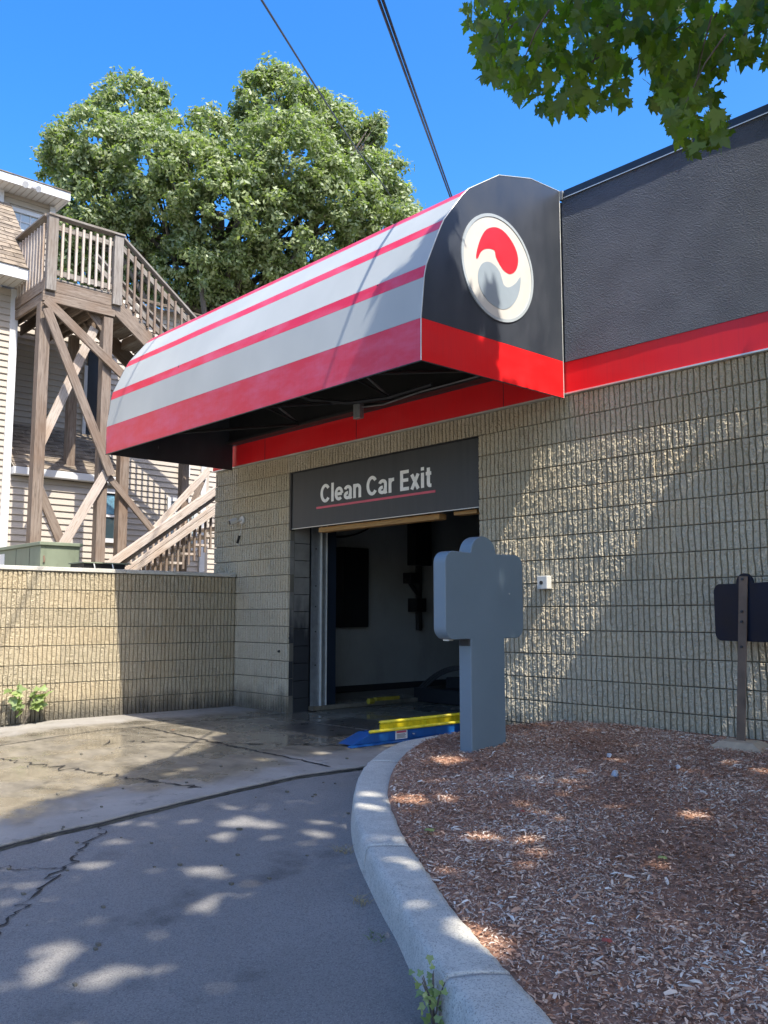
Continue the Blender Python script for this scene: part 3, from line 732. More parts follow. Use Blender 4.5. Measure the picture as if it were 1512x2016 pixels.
# weep hole rose on the left pier
ws = thing('hose_bib', (-8.83, 6.31, .72), 'tiny dark pipe stub on the pier beside the jamb', 'pipe stub')
MB().tube([(-8.83, 6.32, .72), (-8.83, 6.295, .72)], [.018, .012], 8).build('pipe_stub', M_darksteel, ws)

# ------------------------------------------------------------------ awning
AX0, AX1 = -9.85, -4.60
PR = [(4.531, 3.01), (4.533, 3.335), (4.568, 3.66), (4.591, 3.76), (4.739, 4.086), (4.786, 4.174), (4.995, 4.437), (5.069, 4.514), (5.44, 4.755), (5.858, 4.867), (6.258, 4.884)]
aw = thing('awning', (-7.2, 5.4, 3.0), 'red and white striped barrel awning with black end panel over the bay', 'awning')
names = ['red_stripe', 'white_panel', 'red_stripe', 'white_panel', 'red_stripe', 'white_panel', 'red_stripe', 'white_panel', 'white_panel', 'white_panel']
ns = 26
for i in range(10):
    (y0, z0_), (y1, z1_) = PR[i], PR[i+1]
    d = Vector((0, y1-y0, z1_-z0_)).normalized(); nrm = Vector((0, -d.z, d.y)); e = .0008
    V = []; F = []
    for k in range(ns+1):
        x = AX0+(AX1-AX0)*k/ns
        for (y, z, s) in ((y0, z0_, 1), (y1, z1_, -1)):
            wv = .0035*noise.noise(Vector((x*1.1, y*2, z*2)))
            for th in (0, .006): V.append((x, y+d.y*e*s-nrm.y*(th)+nrm.y*wv, z+d.z*e*s-nrm.z*th+nrm.z*wv))
    for k in range(ns):
        a = k*4; b = a+4
        F += [(a, b, b+2, a+2), (a+1, a+3, b+3, b+1), (a, a+1, b+1, b), (a+2, b+2, b+3, a+3)]
    F += [(0, 2, 3, 1), (ns*4, ns*4+1, ns*4+3, ns*4+2)]
    mobj(names[i], V, F, M_redfade if names[i][0] == 'r' else M_white, aw)
# inner liner (dark) and ends
def profpoly(off): return [(y+off, z) for y, z in PR]
V = [(x, y+.009, z-.006) for x in (AX0+.02, AX1-.02) for y, z in PR]; n = len(PR)
mobj('liner', V, [(i, i+1, n+i+1, n+i) for i in range(n-1)], M_black, aw)
endp = [(y, z) for y, z in PR[1:]]+[(6.258, 3.335)]
MB().prism(endp, 0, AX1-.008, AX1+.002).build('end_panel', M_end, aw)
MB().prism([(4.531, 3.01), (6.258, 3.01), (6.258, 3.3335), (4.533, 3.3335)], 0, AX1-.008, AX1+.0025).build('end_band', M_redend, aw)
MB().prism([PR[0]]+endp[:-1]+[(6.258, 3.01)], 0, AX0-.002, AX0+.008).build('end_panel', M_end, aw)
# metal piping along the visible edge and bottom hem
MB().tube([(AX1+.001, y-.002, z+.001) for y, z in PR], .0045, 6).build('edge_piping', M_seam, aw)
MB().tube([(AX1+.002, 6.258, 3.01), (AX1+.002, 6.258, 4.88)], .004, 6).build('edge_piping', M_seam, aw)
MB().tube([(AX1, 4.531, 3.008), (AX0, 4.531, 3.008)], .006, 6).build('bottom_hem', M_darksteel, aw)
MB().tube([(AX1, 4.531, 3.008), (AX1, 6.25, 3.008)], .005, 6).build('bottom_hem', M_darksteel, aw)
box('rear_panel', AX0, AX1-.01, 6.20, 6.258, 3.37, 4.86, M_black, aw)
box('rear_angle', AX0, AX1-.01, 6.16, 6.27, 3.336, 3.366, M_darksteel, aw)
for x in (-5.15, -6.7, -8.3):
    MB().tube([(x, 4.56, 3.03), (x, 6.18, 3.36)], .016, 6).build('frame_bar', M_darksteel, aw)
    MB().tube([(x, 4.6, 3.75), (x, 6.15, 3.38)], .014, 6).build('frame_bar', M_darksteel, aw)
    MB().tube([(x, 4.56, 3.03), (x, 4.6, 3.75), (x, 5.0, 4.4)], .014, 6).build('frame_bar', M_darksteel, aw)
    MB().tube([(x, 5.1, 3.9), (x, 6.15, 3.38)], .012, 6).build('frame_bar', M_greysteel, aw)
MB().tube([(AX0, 4.9, 3.25), (AX1, 4.9, 3.25)], .014, 6).build('frame_bar', M_darksteel, aw)
MB().tube([(-6.9, 4.9, 3.3), (-6.8, 5.2, 3.22), (-6.6, 5.5, 3.2), (-6.3, 5.75, 3.24), (-5.9, 5.95, 3.33)], .020, 8).build('conduit', M_darksteel, aw)
MB().tube([(-7.1, 6.1, 3.34), (-6.7, 6.05, 3.29), (-6.2, 6.1, 3.34), (-5.2, 6.14, 3.36)], .008, 6).build('conduit', M_greysteel, aw)
box('junction_box', -7.19, -7.08, 6.06, 6.12, 3.22, 3.38, M_greysteel, aw, bevel=.005)
# round emblem on the end panel
def disc(name, r0, r1, cy, cz, x0, x1, mat, n=64):
    mb = MB()
    if r0 == 0: mb.prism([(cy+r1*math.cos(2*PI*i/n), cz+r1*math.sin(2*PI*i/n)) for i in range(n)], 0, x0, x1)
    else:
        V = []; F = []
        for x in (x0, x1):
            for r in (r0, r1): V += [(x, cy+r*math.cos(2*PI*i/n), cz+r*math.sin(2*PI*i/n)) for i in range(n)]
        for i in range(n):
            j = (i+1) % n
            F += [(i, j, n+j, n+i)[::-1], (2*n+i, 2*n+j, 3*n+j, 3*n+i), (n+i, n+j, 3*n+j, 3*n+i)[::-1], (i, j, 2*n+j, 2*n+i)]
        mb.add(V, F)
    return mb.build(name, mat, aw)
CYL, CZL = 5.412, 3.949
em = disc('emblem', 0, .422, CYL, CZL, AX1+.002, AX1+.007, M_offwhite)
RG = disc('emblem_ring', .4205, .445, CYL, CZL, AX1+.002, AX1+.012, M_ring)
def smoothpoly(P, n=4):
    P = [Vector((a, b)) for a, b in P]; m = len(P); out = []
    for i in range(m):
        p0, p1, p2, p3 = P[i-1], P[i], P[(i+1) % m], P[(i+2) % m]
        for k in range(n):
            t = k/n; q = .5*((2*p1)+(p2-p0)*t+(2*p0-5*p1+4*p2-p3)*t*t+(3*p1-p0-3*p2+p3)*t**3); out.append((q.x, q.y))
    return out
RSW = [(5.14, 3.968), (5.153, 4.033), (5.192, 4.13), (5.25, 4.217), (5.314, 4.263), (5.39, 4.288), (5.479, 4.283), (5.574, 4.232), (5.639, 4.161), (5.661, 4.086), (5.642, 4.008), (5.593, 3.955), (5.54, 3.935), (5.474, 3.946), (5.423, 3.985), (5.379, 4.035), (5.364, 4.083), (5.31, 4.085), (5.247, 4.065), (5.196, 4.025), (5.158, 3.962)]
MB().prism(smoothpoly(RSW), 0, AX1+.0075, AX1+.0095).build('red_swirl', M_logored, aw)
GSW = [(5.69, 3.935), (5.678, 3.847), (5.642, 3.757), (5.58, 3.68), (5.506, 3.629), (5.428, 3.609), (5.345, 3.617), (5.264, 3.648), (5.195, 3.703), (5.161, 3.777), (5.163, 3.850), (5.194, 3.915), (5.245, 3.955), (5.308, 3.97), (5.371, 3.955), (5.425, 3.916), (5.453, 3.861), (5.475, 3.823), (5.524, 3.815), (5.591, 3.850), (5.639, 3.891), (5.673, 3.934)]
MB().prism(smoothpoly(GSW), 0, AX1+.0075, AX1+.0095).build('grey_swirl', M_logogrey, aw)

# ------------------------------------------------------------------ retaining wall
rw = thing('retaining_wall', (-9.79, 4.2, 0), 'ribbed tan block retaining wall with a concrete cap, left of the bay', 'retaining wall')
RX = -9.79
for k in range(8):
    y1 = 6.305 if k % 2 == 0 else 6.305
    y = 6.305; first = (k % 2 == 1); n = 0
    while y > -.6:
        me = rnd.choice(R4) if first else rnd.choice(R8); L = BP*(4 if first else 8); first = False
        # local +x runs along world +y ; block front (-y local) faces +x
        place_block(me, RX+rnd.uniform(-.0015, .0015), y-L, k*BH, rw, PI/2)
        y -= L; n += 1
box('wall_core', RX-.24, RX-.0265, -.6, 6.30, -.3, 1.620, M_mortar, rw)
for i in range(5):
    y0 = 6.30-1.5*i; box('coping_slab', RX-.27, RX+.018, y0-1.495, y0, 1.628, 1.674, M_curb, rw, bevel=.006)

# ------------------------------------------------------------------ blank slate-grey sign pylon
py = thing('sign_monolith', (-4.34, 4.88, .2), 'thick blue grey monolith sign with rounded head standing in mulch by curb', 'sign')
def rr(y0, y1, z0, z1, r, n=6, corners=(1, 1, 1, 1)):
    P = []
    for (cy, cz, a0, on) in ((y1-r, z0+r, -PI/2, corners[0]), (y1-r, z1-r, 0, corners[1]), (y0+r, z1-r, PI/2, corners[2]), (y0+r, z0+r, PI, corners[3])):
        P += [(cy+r*math.cos(a0+PI/2*i/n), cz+r*math.sin(a0+PI/2*i/n)) for i in range(n+1)]
    return P
hy0, hy1, hz0, hz1 = 4.447, 5.278, .978, 1.588
P = []
n = 8; r = .085
for (cy, cz, a0) in ((hy1-r, hz0+r, -PI/2), (hy1-r, hz1-r, 0)):
    P += [(cy+r*math.cos(a0+PI/2*i/n), cz+r*math.sin(a0+PI/2*i/n)) for i in range(n+1)]
P += [(4.842+.133*math.cos(a)*1.0, hz1-.004+.122*math.sin(a)) for a in [PI*i/16 for i in range(17)]]
for (cy, cz, a0) in ((hy0+r, hz1-r, PI/2), (hy0+r, hz0+r, PI)):
    P += [(cy+r*math.cos(a0+PI/2*i/n), cz+r*math.sin(a0+PI/2*i/n)) for i in range(n+1)]
P += [(4.70, hz0), (4.70, .05), (5.06, .05), (5.06, hz0)]
o = MB().prism(P, 0, -4.405, -4.29).build('sign_body', M_slate, py, bevel=.006)
for (y, z) in ((5.12, 1.30),): MB().tube([(-4.291, y, z), (-4.286, y, z)], .006, 8).build('screw', M_seam, py)
box('drain_tab', -4.385, -4.33, 4.52, 4.56, .968, .979, M_seam, py)
box('base_joint', -4.400, -4.295, 4.694, 4.6995, .93, .977, M_cmu, py)

# ------------------------------------------------------------------ portable sign seen from behind
ps = thing('portable_sign', (-3.0, 5.98, .22), 'back of a black sign on a rusty flat post in a concrete foot', 'sign')
P = []
py0, py1, pz0, pz1 = -3.235, -2.66, .965, 1.366; r = .06
a_ = math.radians(-20)
for (cy, cz, a0) in ((py1-r, pz0+r, -PI/2), (py1-r, pz1-r, 0)):
    P += [(cy+r*math.cos(a0+PI/2*i/6), cz+r*math.sin(a0+PI/2*i/6)) for i in range(7)]
P += [(-2.94+.075*math.cos(a), pz1-.004+.07*math.sin(a)) for a in [PI*i/12 for i in range(13)]]
for (cy, cz, a0) in ((py0+r, pz1-r, PI/2), (py0+r, pz0+r, PI)):
    P += [(cy+r*math.cos(a0+PI/2*i/6), cz+r*math.sin(a0+PI/2*i/6)) for i in range(7)]
pn = MB().prism(P, 1, -.012, .012)
ca, sa = math.cos(a_), math.sin(a_)
pn.V = [((x+2.94)*ca-y*sa-2.94, (x+2.94)*sa+y*ca+6.02, z) for x, y, z in pn.V]
M_signback = simple('black_sign_back', (.006, .010, .022), .5, var=.25, scale=5, spec=.25)
pn.build('sign_panel', M_signback, ps, bevel=.003)
M_rust = simple('rusty_brown_steel', (.17, .115, .08), .75, .2, var=.25, scale=9, dirt=.6)
beam('post', (-3.005, 5.985, .25), (-2.935, 5.99, 1.41), .062, .012, M_rust, ps, up=Vector((0, 1, 0)))
for z in (1.39, 1.17, 1.10, .93): MB().tube([(-3.005+.07*(z-.25)/1.16, 5.976, z), (-3.005+.07*(z-.25)/1.16, 5.968, z)], .009, 8).build('bolt', M_darksteel, ps)
M_foot = simple('buff_concrete_foot', (.42, .33, .23), .95, var=.2, scale=7, bump=.6)
def sq(s, z, rot=.2):
    return [(-3.0+s*math.cos(rot+PI/4+PI/2*i)*1.414, 5.97+s*.86*math.sin(rot+PI/4+PI/2*i)*1.414, z) for i in range(4)]
V = sq(.25, .17, .15)+sq(.25, .215, .15)+sq(.11, .30, .15); F = [(0, 3, 2, 1), (8, 9, 10, 11)]
for l in (0, 4): F += [(l+i, l+(i+1) % 4, l+4+(i+1) % 4, l+4+i) for i in range(4)]
mobj('concrete_foot', V, F, M_foot, ps)

# ------------------------------------------------------------------ house behind
hs_ = thing('house', (-15, 5, 1.56), 'tan vinyl sided house with white trim rising behind the retaining wall', 'house')
def siding(X, y0, y1, z0, z1, name='siding', ex=.105, holes=()):
    """lapped clapboards facing +x, joined: each course leans out at its foot"""
    mb = MB(); z = z0
    while z < z1-.01:
        zt = min(z+ex, z1)
        spans = [(y0, y1)]
        for (a, b, c, d) in holes:
            if z < d and zt > c: spans = [t for s, e in spans for t in ((s, min(e, a)), (max(s, b), e)) if t[1]-t[0] > .01]
        for s, e in spans:
            mb.add([(X+.027, s, z), (X+.027, e, z), (X+.004, e, zt), (X+.004, s, zt), (X, s, z), (X, e, z)], [(0, 1, 2, 3), (4, 5, 1, 0)])
        z = zt
    return mb.build(name, M_siding, hs_, kind='stuff')
def shingles(p00, u, vdir, nu, nv, tab, ex, name='shingles', par=None):
    """rows of tabs; p00 = eave corner, u along the eave, vdir up the slope"""
    u = Vector(u).normalized(); v = Vector(vdir).normalized(); nrm = u.cross(v).normalized()
    if nrm.z < 0: nrm = -nrm
    mb = MB(); p00 = Vector(p00)
    for j in range(nv):
        off = (j % 2)*tab*.5
        for i in range(-1, nu+1):
            a = i*tab+off+rnd.uniform(-.004, .004); b = a+tab-.006
            a = max(0, a); b = min(nu*tab, b)
            if b-a < .01: continue
            lo = j*ex-rnd.uniform(0, .008); hi = (j+1)*ex+.01; h = .012+rnd.uniform(0, .004)
            q = [p00+u*a+v*lo+nrm*h, p00+u*b+v*lo+nrm*h, p00+u*b+v*hi+nrm*.002, p00+u*a+v*hi+nrm*.002, p00+u*a+v*lo, p00+u*b+v*lo]
            mb.add([tuple(t) for t in q], [(0, 1, 2, 3), (4, 5, 1, 0)])
    return mb.build(name, M_shing, par or hs_, kind='stuff')
def window(X, y0, y1, z0, z1, glass=M_glass, muntins=(1, 1), curtain=False, par=None):
    fr = MB(); t = .07
    fr.box(X, X+.045, y0-t, y0, z0-t, z1+t); fr.box(X, X+.045, y1, y1+t, z0-t, z1+t); fr.box(X, X+.045, y0, y1, z1, z1+t); fr.box(X, X+.055, y0-.02, y1+.02, z0-t, z0)
    f = fr.build('window', M_trim, par or hs_)
    box('pane', X+.004, X+.010, y0+.001, y1-.001, z0+.001, z1-.001, glass, f)
    box('sash_rail', X+.011, X+.03, y0+.002, y1-.002, (z0+z1)/2-.02, (z0+z1)/2+.02, M_trim, f)
    for k in range(1, muntins[0]+1):
        y = y0+(y1-y0)*k/(muntins[0]+1); box('muntin', X+.011, X+.022, y-.008, y+.008, (z0+z1)/2+.022, z1-.002, M_trim, f)
    for k in range(muntins[1]):
        z = (z0+z1)/2+(z1-z0)/2*(k+1)/(muntins[1]+1); box('muntin', X+.0225, X+.024, y0+.003, y1-.003, z-.008, z+.008, M_trim, f)
    if curtain:
        mb = MB()
        for i in range(10):
            y = y0+.01+(y1-y0-.02)*i/10
            mb.box(X+.0102, X+.0108+.003*(i % 2), y, y+(y1-y0)/11, (z0+z1)/2+.03, z1-.03)
        mb.build('curtain', M_curtain, f)
    return f
# wing wall, left of the deck
siding(-14.22, -2, 4.86, 1.56, 6.30); box('wing_backing', -16, -14.222, -2, 4.96, 1.5, 6.3, M_siding, hs_)
box('corner_board', -14.24, -14.18, 4.86, 4.98, 1.56, 6.30, M_trim, hs_)
box('soffit', -14.24, -13.74, -2, 5.08, 6.33, 6.345, M_soffit, hs_)
for i in range(18): box('soffit_groove', -14.2, -13.76, 5.0-.1*i-.006, 5.0-.1*i, 6.322, 6.3295, M_siding, hs_)
box('fascia', -13.74, -13.71, -2, 5.09, 6.32, 6.50, M_trim, hs_); box('fascia', -14.24, -13.742, 5.08, 5.10, 6.34, 6.49, M_trim, hs_)
shingles((-13.70, 0.2, 6.50), (0, 1, 0), (-.95, 0, 1.1), 16, 16, .305, .13)
mbx = MB(); mbx.add([(-13.72, -2, 6.49), (-13.72, 5.08, 6.49), (-15.2, 5.08, 8.2), (-15.2, -2, 8.2), (-15.2, 5.08, 6.3), (-15.2, -2, 6.3)], [(0, 1, 2, 3), (1, 4, 2), (0, 3, 5)]); mbx.build('roof_sheathing', M_siding, hs_)
# lower bump-out
siding(-14.22, 4.98, 6.74, 1.56, 3.32, holes=((6.42, 6.80, 2.38, 3.20),))
box('bump_backing', -15.29, -14.224, 4.985, 6.74, 1.5, 3.3, M_siding, hs_)
box('gutter', -14.20, -14.06, 4.985, 6.86, 3.33, 3.45, M_trim, hs_, bevel=.012)
shingles((-14.08, 5.0, 3.455), (0, 1, 0), (-1.22, 0, .92), 6, 12, .305, .13)
mbx = MB(); mbx.add([(-14.1, 4.99, 3.45), (-14.1, 6.83, 3.45), (-15.3, 6.83, 4.355), (-15.3, 4.99, 4.355), (-15.3, 6.83, 3.4)], [(0, 1, 2, 3), (1, 4, 2)]); mbx.build('roof_sheathing', M_siding, hs_)
window(-14.2, 6.46, 6.72, 2.42, 3.18, curtain=True, muntins=(0, 0))
# upper recess wall and right wall
siding(-15.3, 4.98, 7.0, 4.30, 6.3); siding(-15.3, 6.76, 9.0, 1.56, 4.30)
siding(-15.3, 7.0, 9.0, 4.30, 7.0)
box('recess_backing', -17, -15.302, 4.98, 7.0, 1.5, 6.3, M_siding, hs_); box('recess_backing', -17, -15.303, 7.001, 9.2, 1.5, 6.9, M_siding, hs_)
box('corner_board', -15.32, -15.24, 8.99, 9.10, 1.56, 6.9, M_trim, hs_)
siding(-15.9, 9.1, 12, 1.56, 5.5); box('rear_backing', -17, -15.902, 9.1, 12, 1.5, 5.5, M_siding, hs_)
shingles((-15.0, 7.6, 6.95), (0, 1, 0), (-1, 0, .42), 5, 14, .305, .13)
mbx = MB(); mbx.add([(-15.02, 7.6, 6.94), (-15.02, 9.05, 6.94), (-17, 9.05, 7.77), (-17, 7.6, 7.77), (-17, 9.05, 6.9)], [(0, 1, 2, 3), (1, 4, 2)]); mbx.build('roof_sheathing', M_siding, hs_)
window(-15.28, 8.35, 8.85, 2.45, 3.30, glass=M_glassB, muntins=(1, 1))
vb = box('dryer_vent', -15.29, -15.20, 8.50, 8.72, 3.78, 4.02, M_trim, hs_, bevel=.01)
box('door_frame', -15.28, -15.24, 6.56, 6.62, 4.35, 5.6, M_trim, hs_)
box('dark_doorway', -15.28, -15.262, 6.63, 7.0, 4.35, 5.9, M_black, hs_)
# dormer
siding(-15.2, 4.95, 5.78, 7.0, 8.35); box('dormer_backing', -17.5, -15.202, 4.9, 5.86, 6.9, 8.35, M_siding, hs_)
box('dormer_corner', -15.22, -15.14, 5.78, 5.87, 6.9, 8.30, M_trim, hs_); box('dormer_corner', -15.22, -15.12, 4.78, 4.98, 6.9, 8.35, M_trim, hs_)
window(-15.18, 5.12, 5.62, 7.15, 8.02, glass=M_glassB, muntins=(2, 2))
box('dormer_fascia', -14.80, -14.77, 4.74, 5.98, 8.33, 8.47, M_trim, hs_); box('dormer_fascia', -15.9, -14.802, 4.74, 4.77, 8.33, 8.62, M_trim, hs_)
box('dormer_fascia', -15.9, -14.802, 5.95, 5.98, 8.33, 8.47, M_trim, hs_)
box('dormer_soffit', -15.3, -14.802, 4.772, 5.948, 8.335, 8.345, M_soffit, hs_)
for i in range(11): box('soffit_groove', -15.2, -14.81, 4.85+.1*i, 4.856+.1*i, 8.327, 8.3345, M_siding, hs_)
shingles((-14.76, 4.72, 8.475), (0, 1, 0), (-1, 0, .16), 4, 10, .317, .13)
fl = MB().tube([(-14.765, 5.20, 8.36), (-14.70, 5.18, 8.34), (-14.62, 5.15, 8.30)], [.03, .05, .055], 10).tube([(-14.765, 5.32, 8.36), (-14.70, 5.34, 8.33), (-14.62, 5.37, 8.29)], [.03, .05, .055], 10)
fl.build('floodlight', M_trim, hs_)

# ------------------------------------------------------------------ timber deck and stairs
dk = thing('deck_stairs', (-13.2, 5.6, 1.6), 'tall weathered timber deck with cross braced posts and a switchback stair', 'stairs')
XF = -13.0; ZD = 6.16
def post(x, y, z0, z1, s=.15): return beam('post', (x, y, z0), (x, y, z1), s, s, M_wood, dk, up=Vector((1, 0, 0)))
post(XF-.07, 4.96, 1.5, 5.78, .16); post(XF-.07, 5.95, 1.5, 5.78, .15); post(XF-.07, 6.30, 1.5, 4.6, .15)
post(-14.3, 5.95, 1.5, 5.78, .14); post(-14.0, 7.9, 1.5, 4.6, .14); post(XF-.07, 8.9, 1.5, 5.2, .15)
# beams and joists
beam('rim_joist', (XF, 4.92, 6.06), (XF, 6.02, 6.06), .04, .19, M_wood, dk); beam('rim_joist', (XF, 4.90, 5.88), (XF, 6.04, 5.88), .05, .16, M_wood, dk)
beam('rim_joist', (XF-.02, 4.94, 6.06), (-14.55, 4.94, 6.06), .04, .19, M_wood, dk); beam('rim_joist', (XF-.03, 4.95, 5.88), (-14.2, 4.95, 5.88), .045, .15, M_wood, dk)
beam('rim_joist', (XF-.02, 6.02, 6.0), (-15.2, 6.02, 6.0), .04, .19, M_wood, dk)
for y in (5.15, 5.4, 5.65, 5.88): beam('joist', (XF-.03, y, 5.98), (-15.2, y, 5.98), .04, .18, M_wood, dk)
for i in range(15): beam('deck_board', (XF+.03-.145*i-.07, 4.93, ZD+.005), (XF+.03-.145*i-.07, 6.06 if i < 7 else 7.15, ZD+.005), .137, .028, M_wood, dk)
# guard rail posts
for (x, y, z0, z1) in ((XF+.03, 5.0, 5.97, 7.12), (XF+.03, 6.05, 5.99, 7.11)): beam('rail_post', (x, y, z0), (x, y, z1), .15, .10, M_wood, dk, up=Vector((1, 0, 0)))
beam('handrail', (XF+.03, 4.92, 7.135), (XF+.03, 6.14, 7.135), .14, .035, M_wood, dk)
beam('handrail', (XF-.05, 4.97, 7.16), (-14.9, 4.97, 7.16), .14, .035, M_wood, dk)
beam('rail', (XF+.01, 5.08, 6.98), (XF+.01, 5.97, 6.98), .035, .085, M_wood, dk); beam('rail', (XF+.01, 5.08, 6.27), (XF+.01, 5.97, 6.27), .035, .085, M_wood, dk)
beam('rail', (XF-.05, 4.97, 7.02), (-14.9, 4.97, 7.02), .035, .085, M_wood, dk); beam('rail', (XF-.05, 4.97, 6.26), (-14.9, 4.97, 6.26), .035, .085, M_wood, dk)
for i in range(8):
    y = 5.155+.108*i; beam('baluster', (XF+.045, y, 6.2), (XF+.045, y, 7.05), .036, .036, M_woodl, dk, up=Vector((1, 0, 0)))
for i in range(15):
    x = XF-.13-.12*i; beam('baluster', (x, 4.935, 6.13), (x, 4.935, 7.05), .036, .036, M_woodl, dk, up=Vector((1, 0, 0)))
# braces
def br(y0, z0, y1, z1, x=XF+.04, w=.04, h=.14, m=M_wood): return beam('brace', (x, y0, z0), (x, y1, z1), w, h, m, dk, up=Vector((0, z1-z0, y0-y1)).normalized())
br(4.93, 5.80, 6.55, 4.62, XF+.065); br(4.93, 5.66, 6.03, 3.28, XF+.11); br(5.80, 5.61, 4.95, 3.46, XF-.17, m=M_woodl); br(5.32, 6.02, 5.02, 5.73, XF-.06, h=.11); br(5.56, 6.0, 5.92, 5.60, XF-.10, h=.12)
br(5.98, 3.32, 5.34, 2.16, XF+.05, m=M_woodl); br(4.99, 3.10, 5.42, 2.20, XF-.16); br(5.98, 3.30, 6.85, 2.42, XF+.04, h=.10); br(7.78, 3.55, 6.76, 2.42, XF+.02, h=.11, m=M_woodl)
beam('brace', (XF-.35, 5.0, 5.98), (XF-.1, 4.96, 5.62), .04, .11, M_wood, dk)
# upper flight going down to the right
slope = (6.07-7.11)/(7.48-6.12); Lf = 2.3
for x in (XF, -13.95):
    beam('stringer', (x, 6.02, 6.02), (x, 6.02+Lf, 6.02+slope*Lf), .04, .26, M_wood, dk, up=Vector((0, -slope, 1)).normalized())
    beam('stair_rail', (x+.03, 6.10, 7.13), (x+.03, 6.10+Lf, 7.13+slope*Lf), .11, .035, M_wood, dk, up=Vector((0, -slope, 1)).normalized())
    beam('stair_rail', (x+.01, 6.12, 6.97), (x+.01, 6.10+Lf, 6.97+slope*Lf), .035, .085, M_wood, dk, up=Vector((0, -slope, 1)).normalized())
    beam('stair_rail', (x+.01, 6.12, 6.26), (x+.01, 6.10+Lf, 6.26+slope*Lf), .035, .085, M_wood, dk, up=Vector((0, -slope, 1)).normalized())
    for i in range(18):
        y = 6.22+.122*i; z = 6.2+slope*(y-6.12)
        beam('baluster', (x+.045, y, z-.08), (x+.045, y, z+.83), .036, .036, M_woodl if i % 3 else M_wood, dk, up=Vector((1, 0, 0)))
for i in range(9):
    y = 6.16+.235*(i+.5); z = 6.10+slope*(y-6.10)
    beam('tread', (XF-.02, y, z+.02), (-13.93, y, z+.02), .26, .036, M_wood, dk); beam('riser', (XF-.03, y-.12, z+.10), (-13.92, y-.12, z+.10), .025, .13, M_woodl if i % 2 else M_wood, dk)
# landing (behind the awning)
beam('rim_joist', (XF, 7.9, 4.25), (XF, 9.2, 4.25), .04, .2, M_wood, dk)
for i in range(8): beam('deck_board', (XF+.03-.145*i-.07, 7.9, 4.36), (XF+.03-.145*i-.07, 9.2, 4.36), .137, .028, M_wood, dk)
# lower flight going down to the left
s2 = (3.24-1.97)/(7.95-6.18)
def lf(name, x, dz, w, h, m, y0=5.9, y1=8.4): return beam(name, (x, y0, 1.97+dz+s2*(y0-6.18)), (x, y1, 1.97+dz+s2*(y1-6.18)), w, h, m, dk, up=Vector((0, -s2, 1)).normalized())
lf('stair_rail', XF+.08, .02, .10, .12, M_woodl); lf('stair_rail', XF+.0, -.13, .05, .05, M_wood, 6.2)
lf('stringer', XF+.06, -.24, .04, .06, M_woodl, 6.2); lf('stringer', XF+.05, -.34, .05, .09, M_woodl, 6.3)
for i in range(16):
    y = 6.5+.1*i; z = 1.97+s2*(y-6.18)
    beam('baluster', (XF-.06, y, z-.95), (XF-.06, y, z-.36), .036, .036, M_wood, dk, up=Vector((1, 0, 0)))
    beam('baluster', (-13.9, y, z-1.1), (-13.9, y, z-.42), .036, .036, M_woodl, dk, up=Vector((1, 0, 0)))
for i in range(9):
    y = 6.4+.22*i; z = 1.2+s2*(y-6.18); beam('tread', (XF-.05, y, z), (-13.9, y, z), .25, .036, M_woodl, dk)
br(7.75, 2.9, 8.0, 3.5, XF-.5, h=.1)

# ------------------------------------------------------------------ utility boxes on the terrace
tr = thing('transformer_box', (-11.4, 4.4, 1.66), 'olive green metal utility cabinet on the retaining wall terrace', 'utility box')
box('cabinet_body', -12.3, -10.8, 4.19, 4.68, 1.62, 1.985, M_green, tr, bevel=.004)
mb = MB(); mb.prism([(4.165, 1.987), (4.705, 1.987), (4.705, 2.03), (4.165, 2.03)], 0, -12.35, -10.77); mb.build('cabinet_lid', M_green, tr, bevel=.006)
box('door_seam', -11.6, -11.594, 4.187, 4.19, 1.64, 1.98, M_black, tr); box('door_seam', -11.15, -11.144, 4.187, 4.19, 1.64, 1.98, M_black, tr)
box('data_label', -12.25, -12.0, 4.184, 4.19, 1.72, 1.94, M_sticker, tr)
MB().tube([(-10.8, 4.23, 1.86), (-10.79, 4.235, 1.80), (-10.79, 4.23, 1.78)], .012, 6).build('latch', M_rust, tr)
lw = thing('low_vent_box', (-10.2, 4.75, 1.67), 'low dark metal box on the retaining wall cap beside the green cabinet', 'box')
box('box_body', -10.5, -10.12, 4.44, 4.95, 1.66, 1.75, M_black, lw); box('box_lid', -10.52, -10.09, 4.42, 5.02, 1.752, 1.765, M_green, lw)
for y in (4.55, 4.78): MB().tube([(-10.10, y, 1.75), (-10.09, y+.01, 1.70), (-10.1, y, 1.675)], .008, 6).build('bracket', M_seam, lw)

# ------------------------------------------------------------------ foliage tools
def proj(P):
    """image coordinates (1512 x 2016) of points: used only to test what the camera sees"""
    D = P-np.array(CAMLOC); a = D@np.array(CR); b = D@np.array(CU); c = D@np.array(CF)
    c2 = np.where(np.abs(c) < 1e-6, 1e-6, c)
    return 756+1770.03*a/c2, 1008-1770.03*b/c2, c
def inpoly(px, py, poly):
    r = np.zeros(len(px), bool); n = len(poly); j = n-1
    for i in range(n):
        xi, yi = poly[i]; xj, yj = poly[j]
        c = ((yi > py) != (yj > py)) & (px < (xj-xi)*(py-yi)/((yj-yi) if yj != yi else 1e-9)+xi)
        r ^= c; j = i
    return r
def rot_frames(n, nrm_bias=None, spread=1.0):
    v = rng.normal(0, 1, (n, 3))*spread
    if nrm_bias is not None: v += nrm_bias
    v /= np.linalg.norm(v, axis=1)[:, None]
    a = rng.normal(0, 1, (n, 3)); a -= v*(a*v).sum(1)[:, None]; a /= np.linalg.norm(a, axis=1)[:, None]
    return a, np.cross(v, a), v
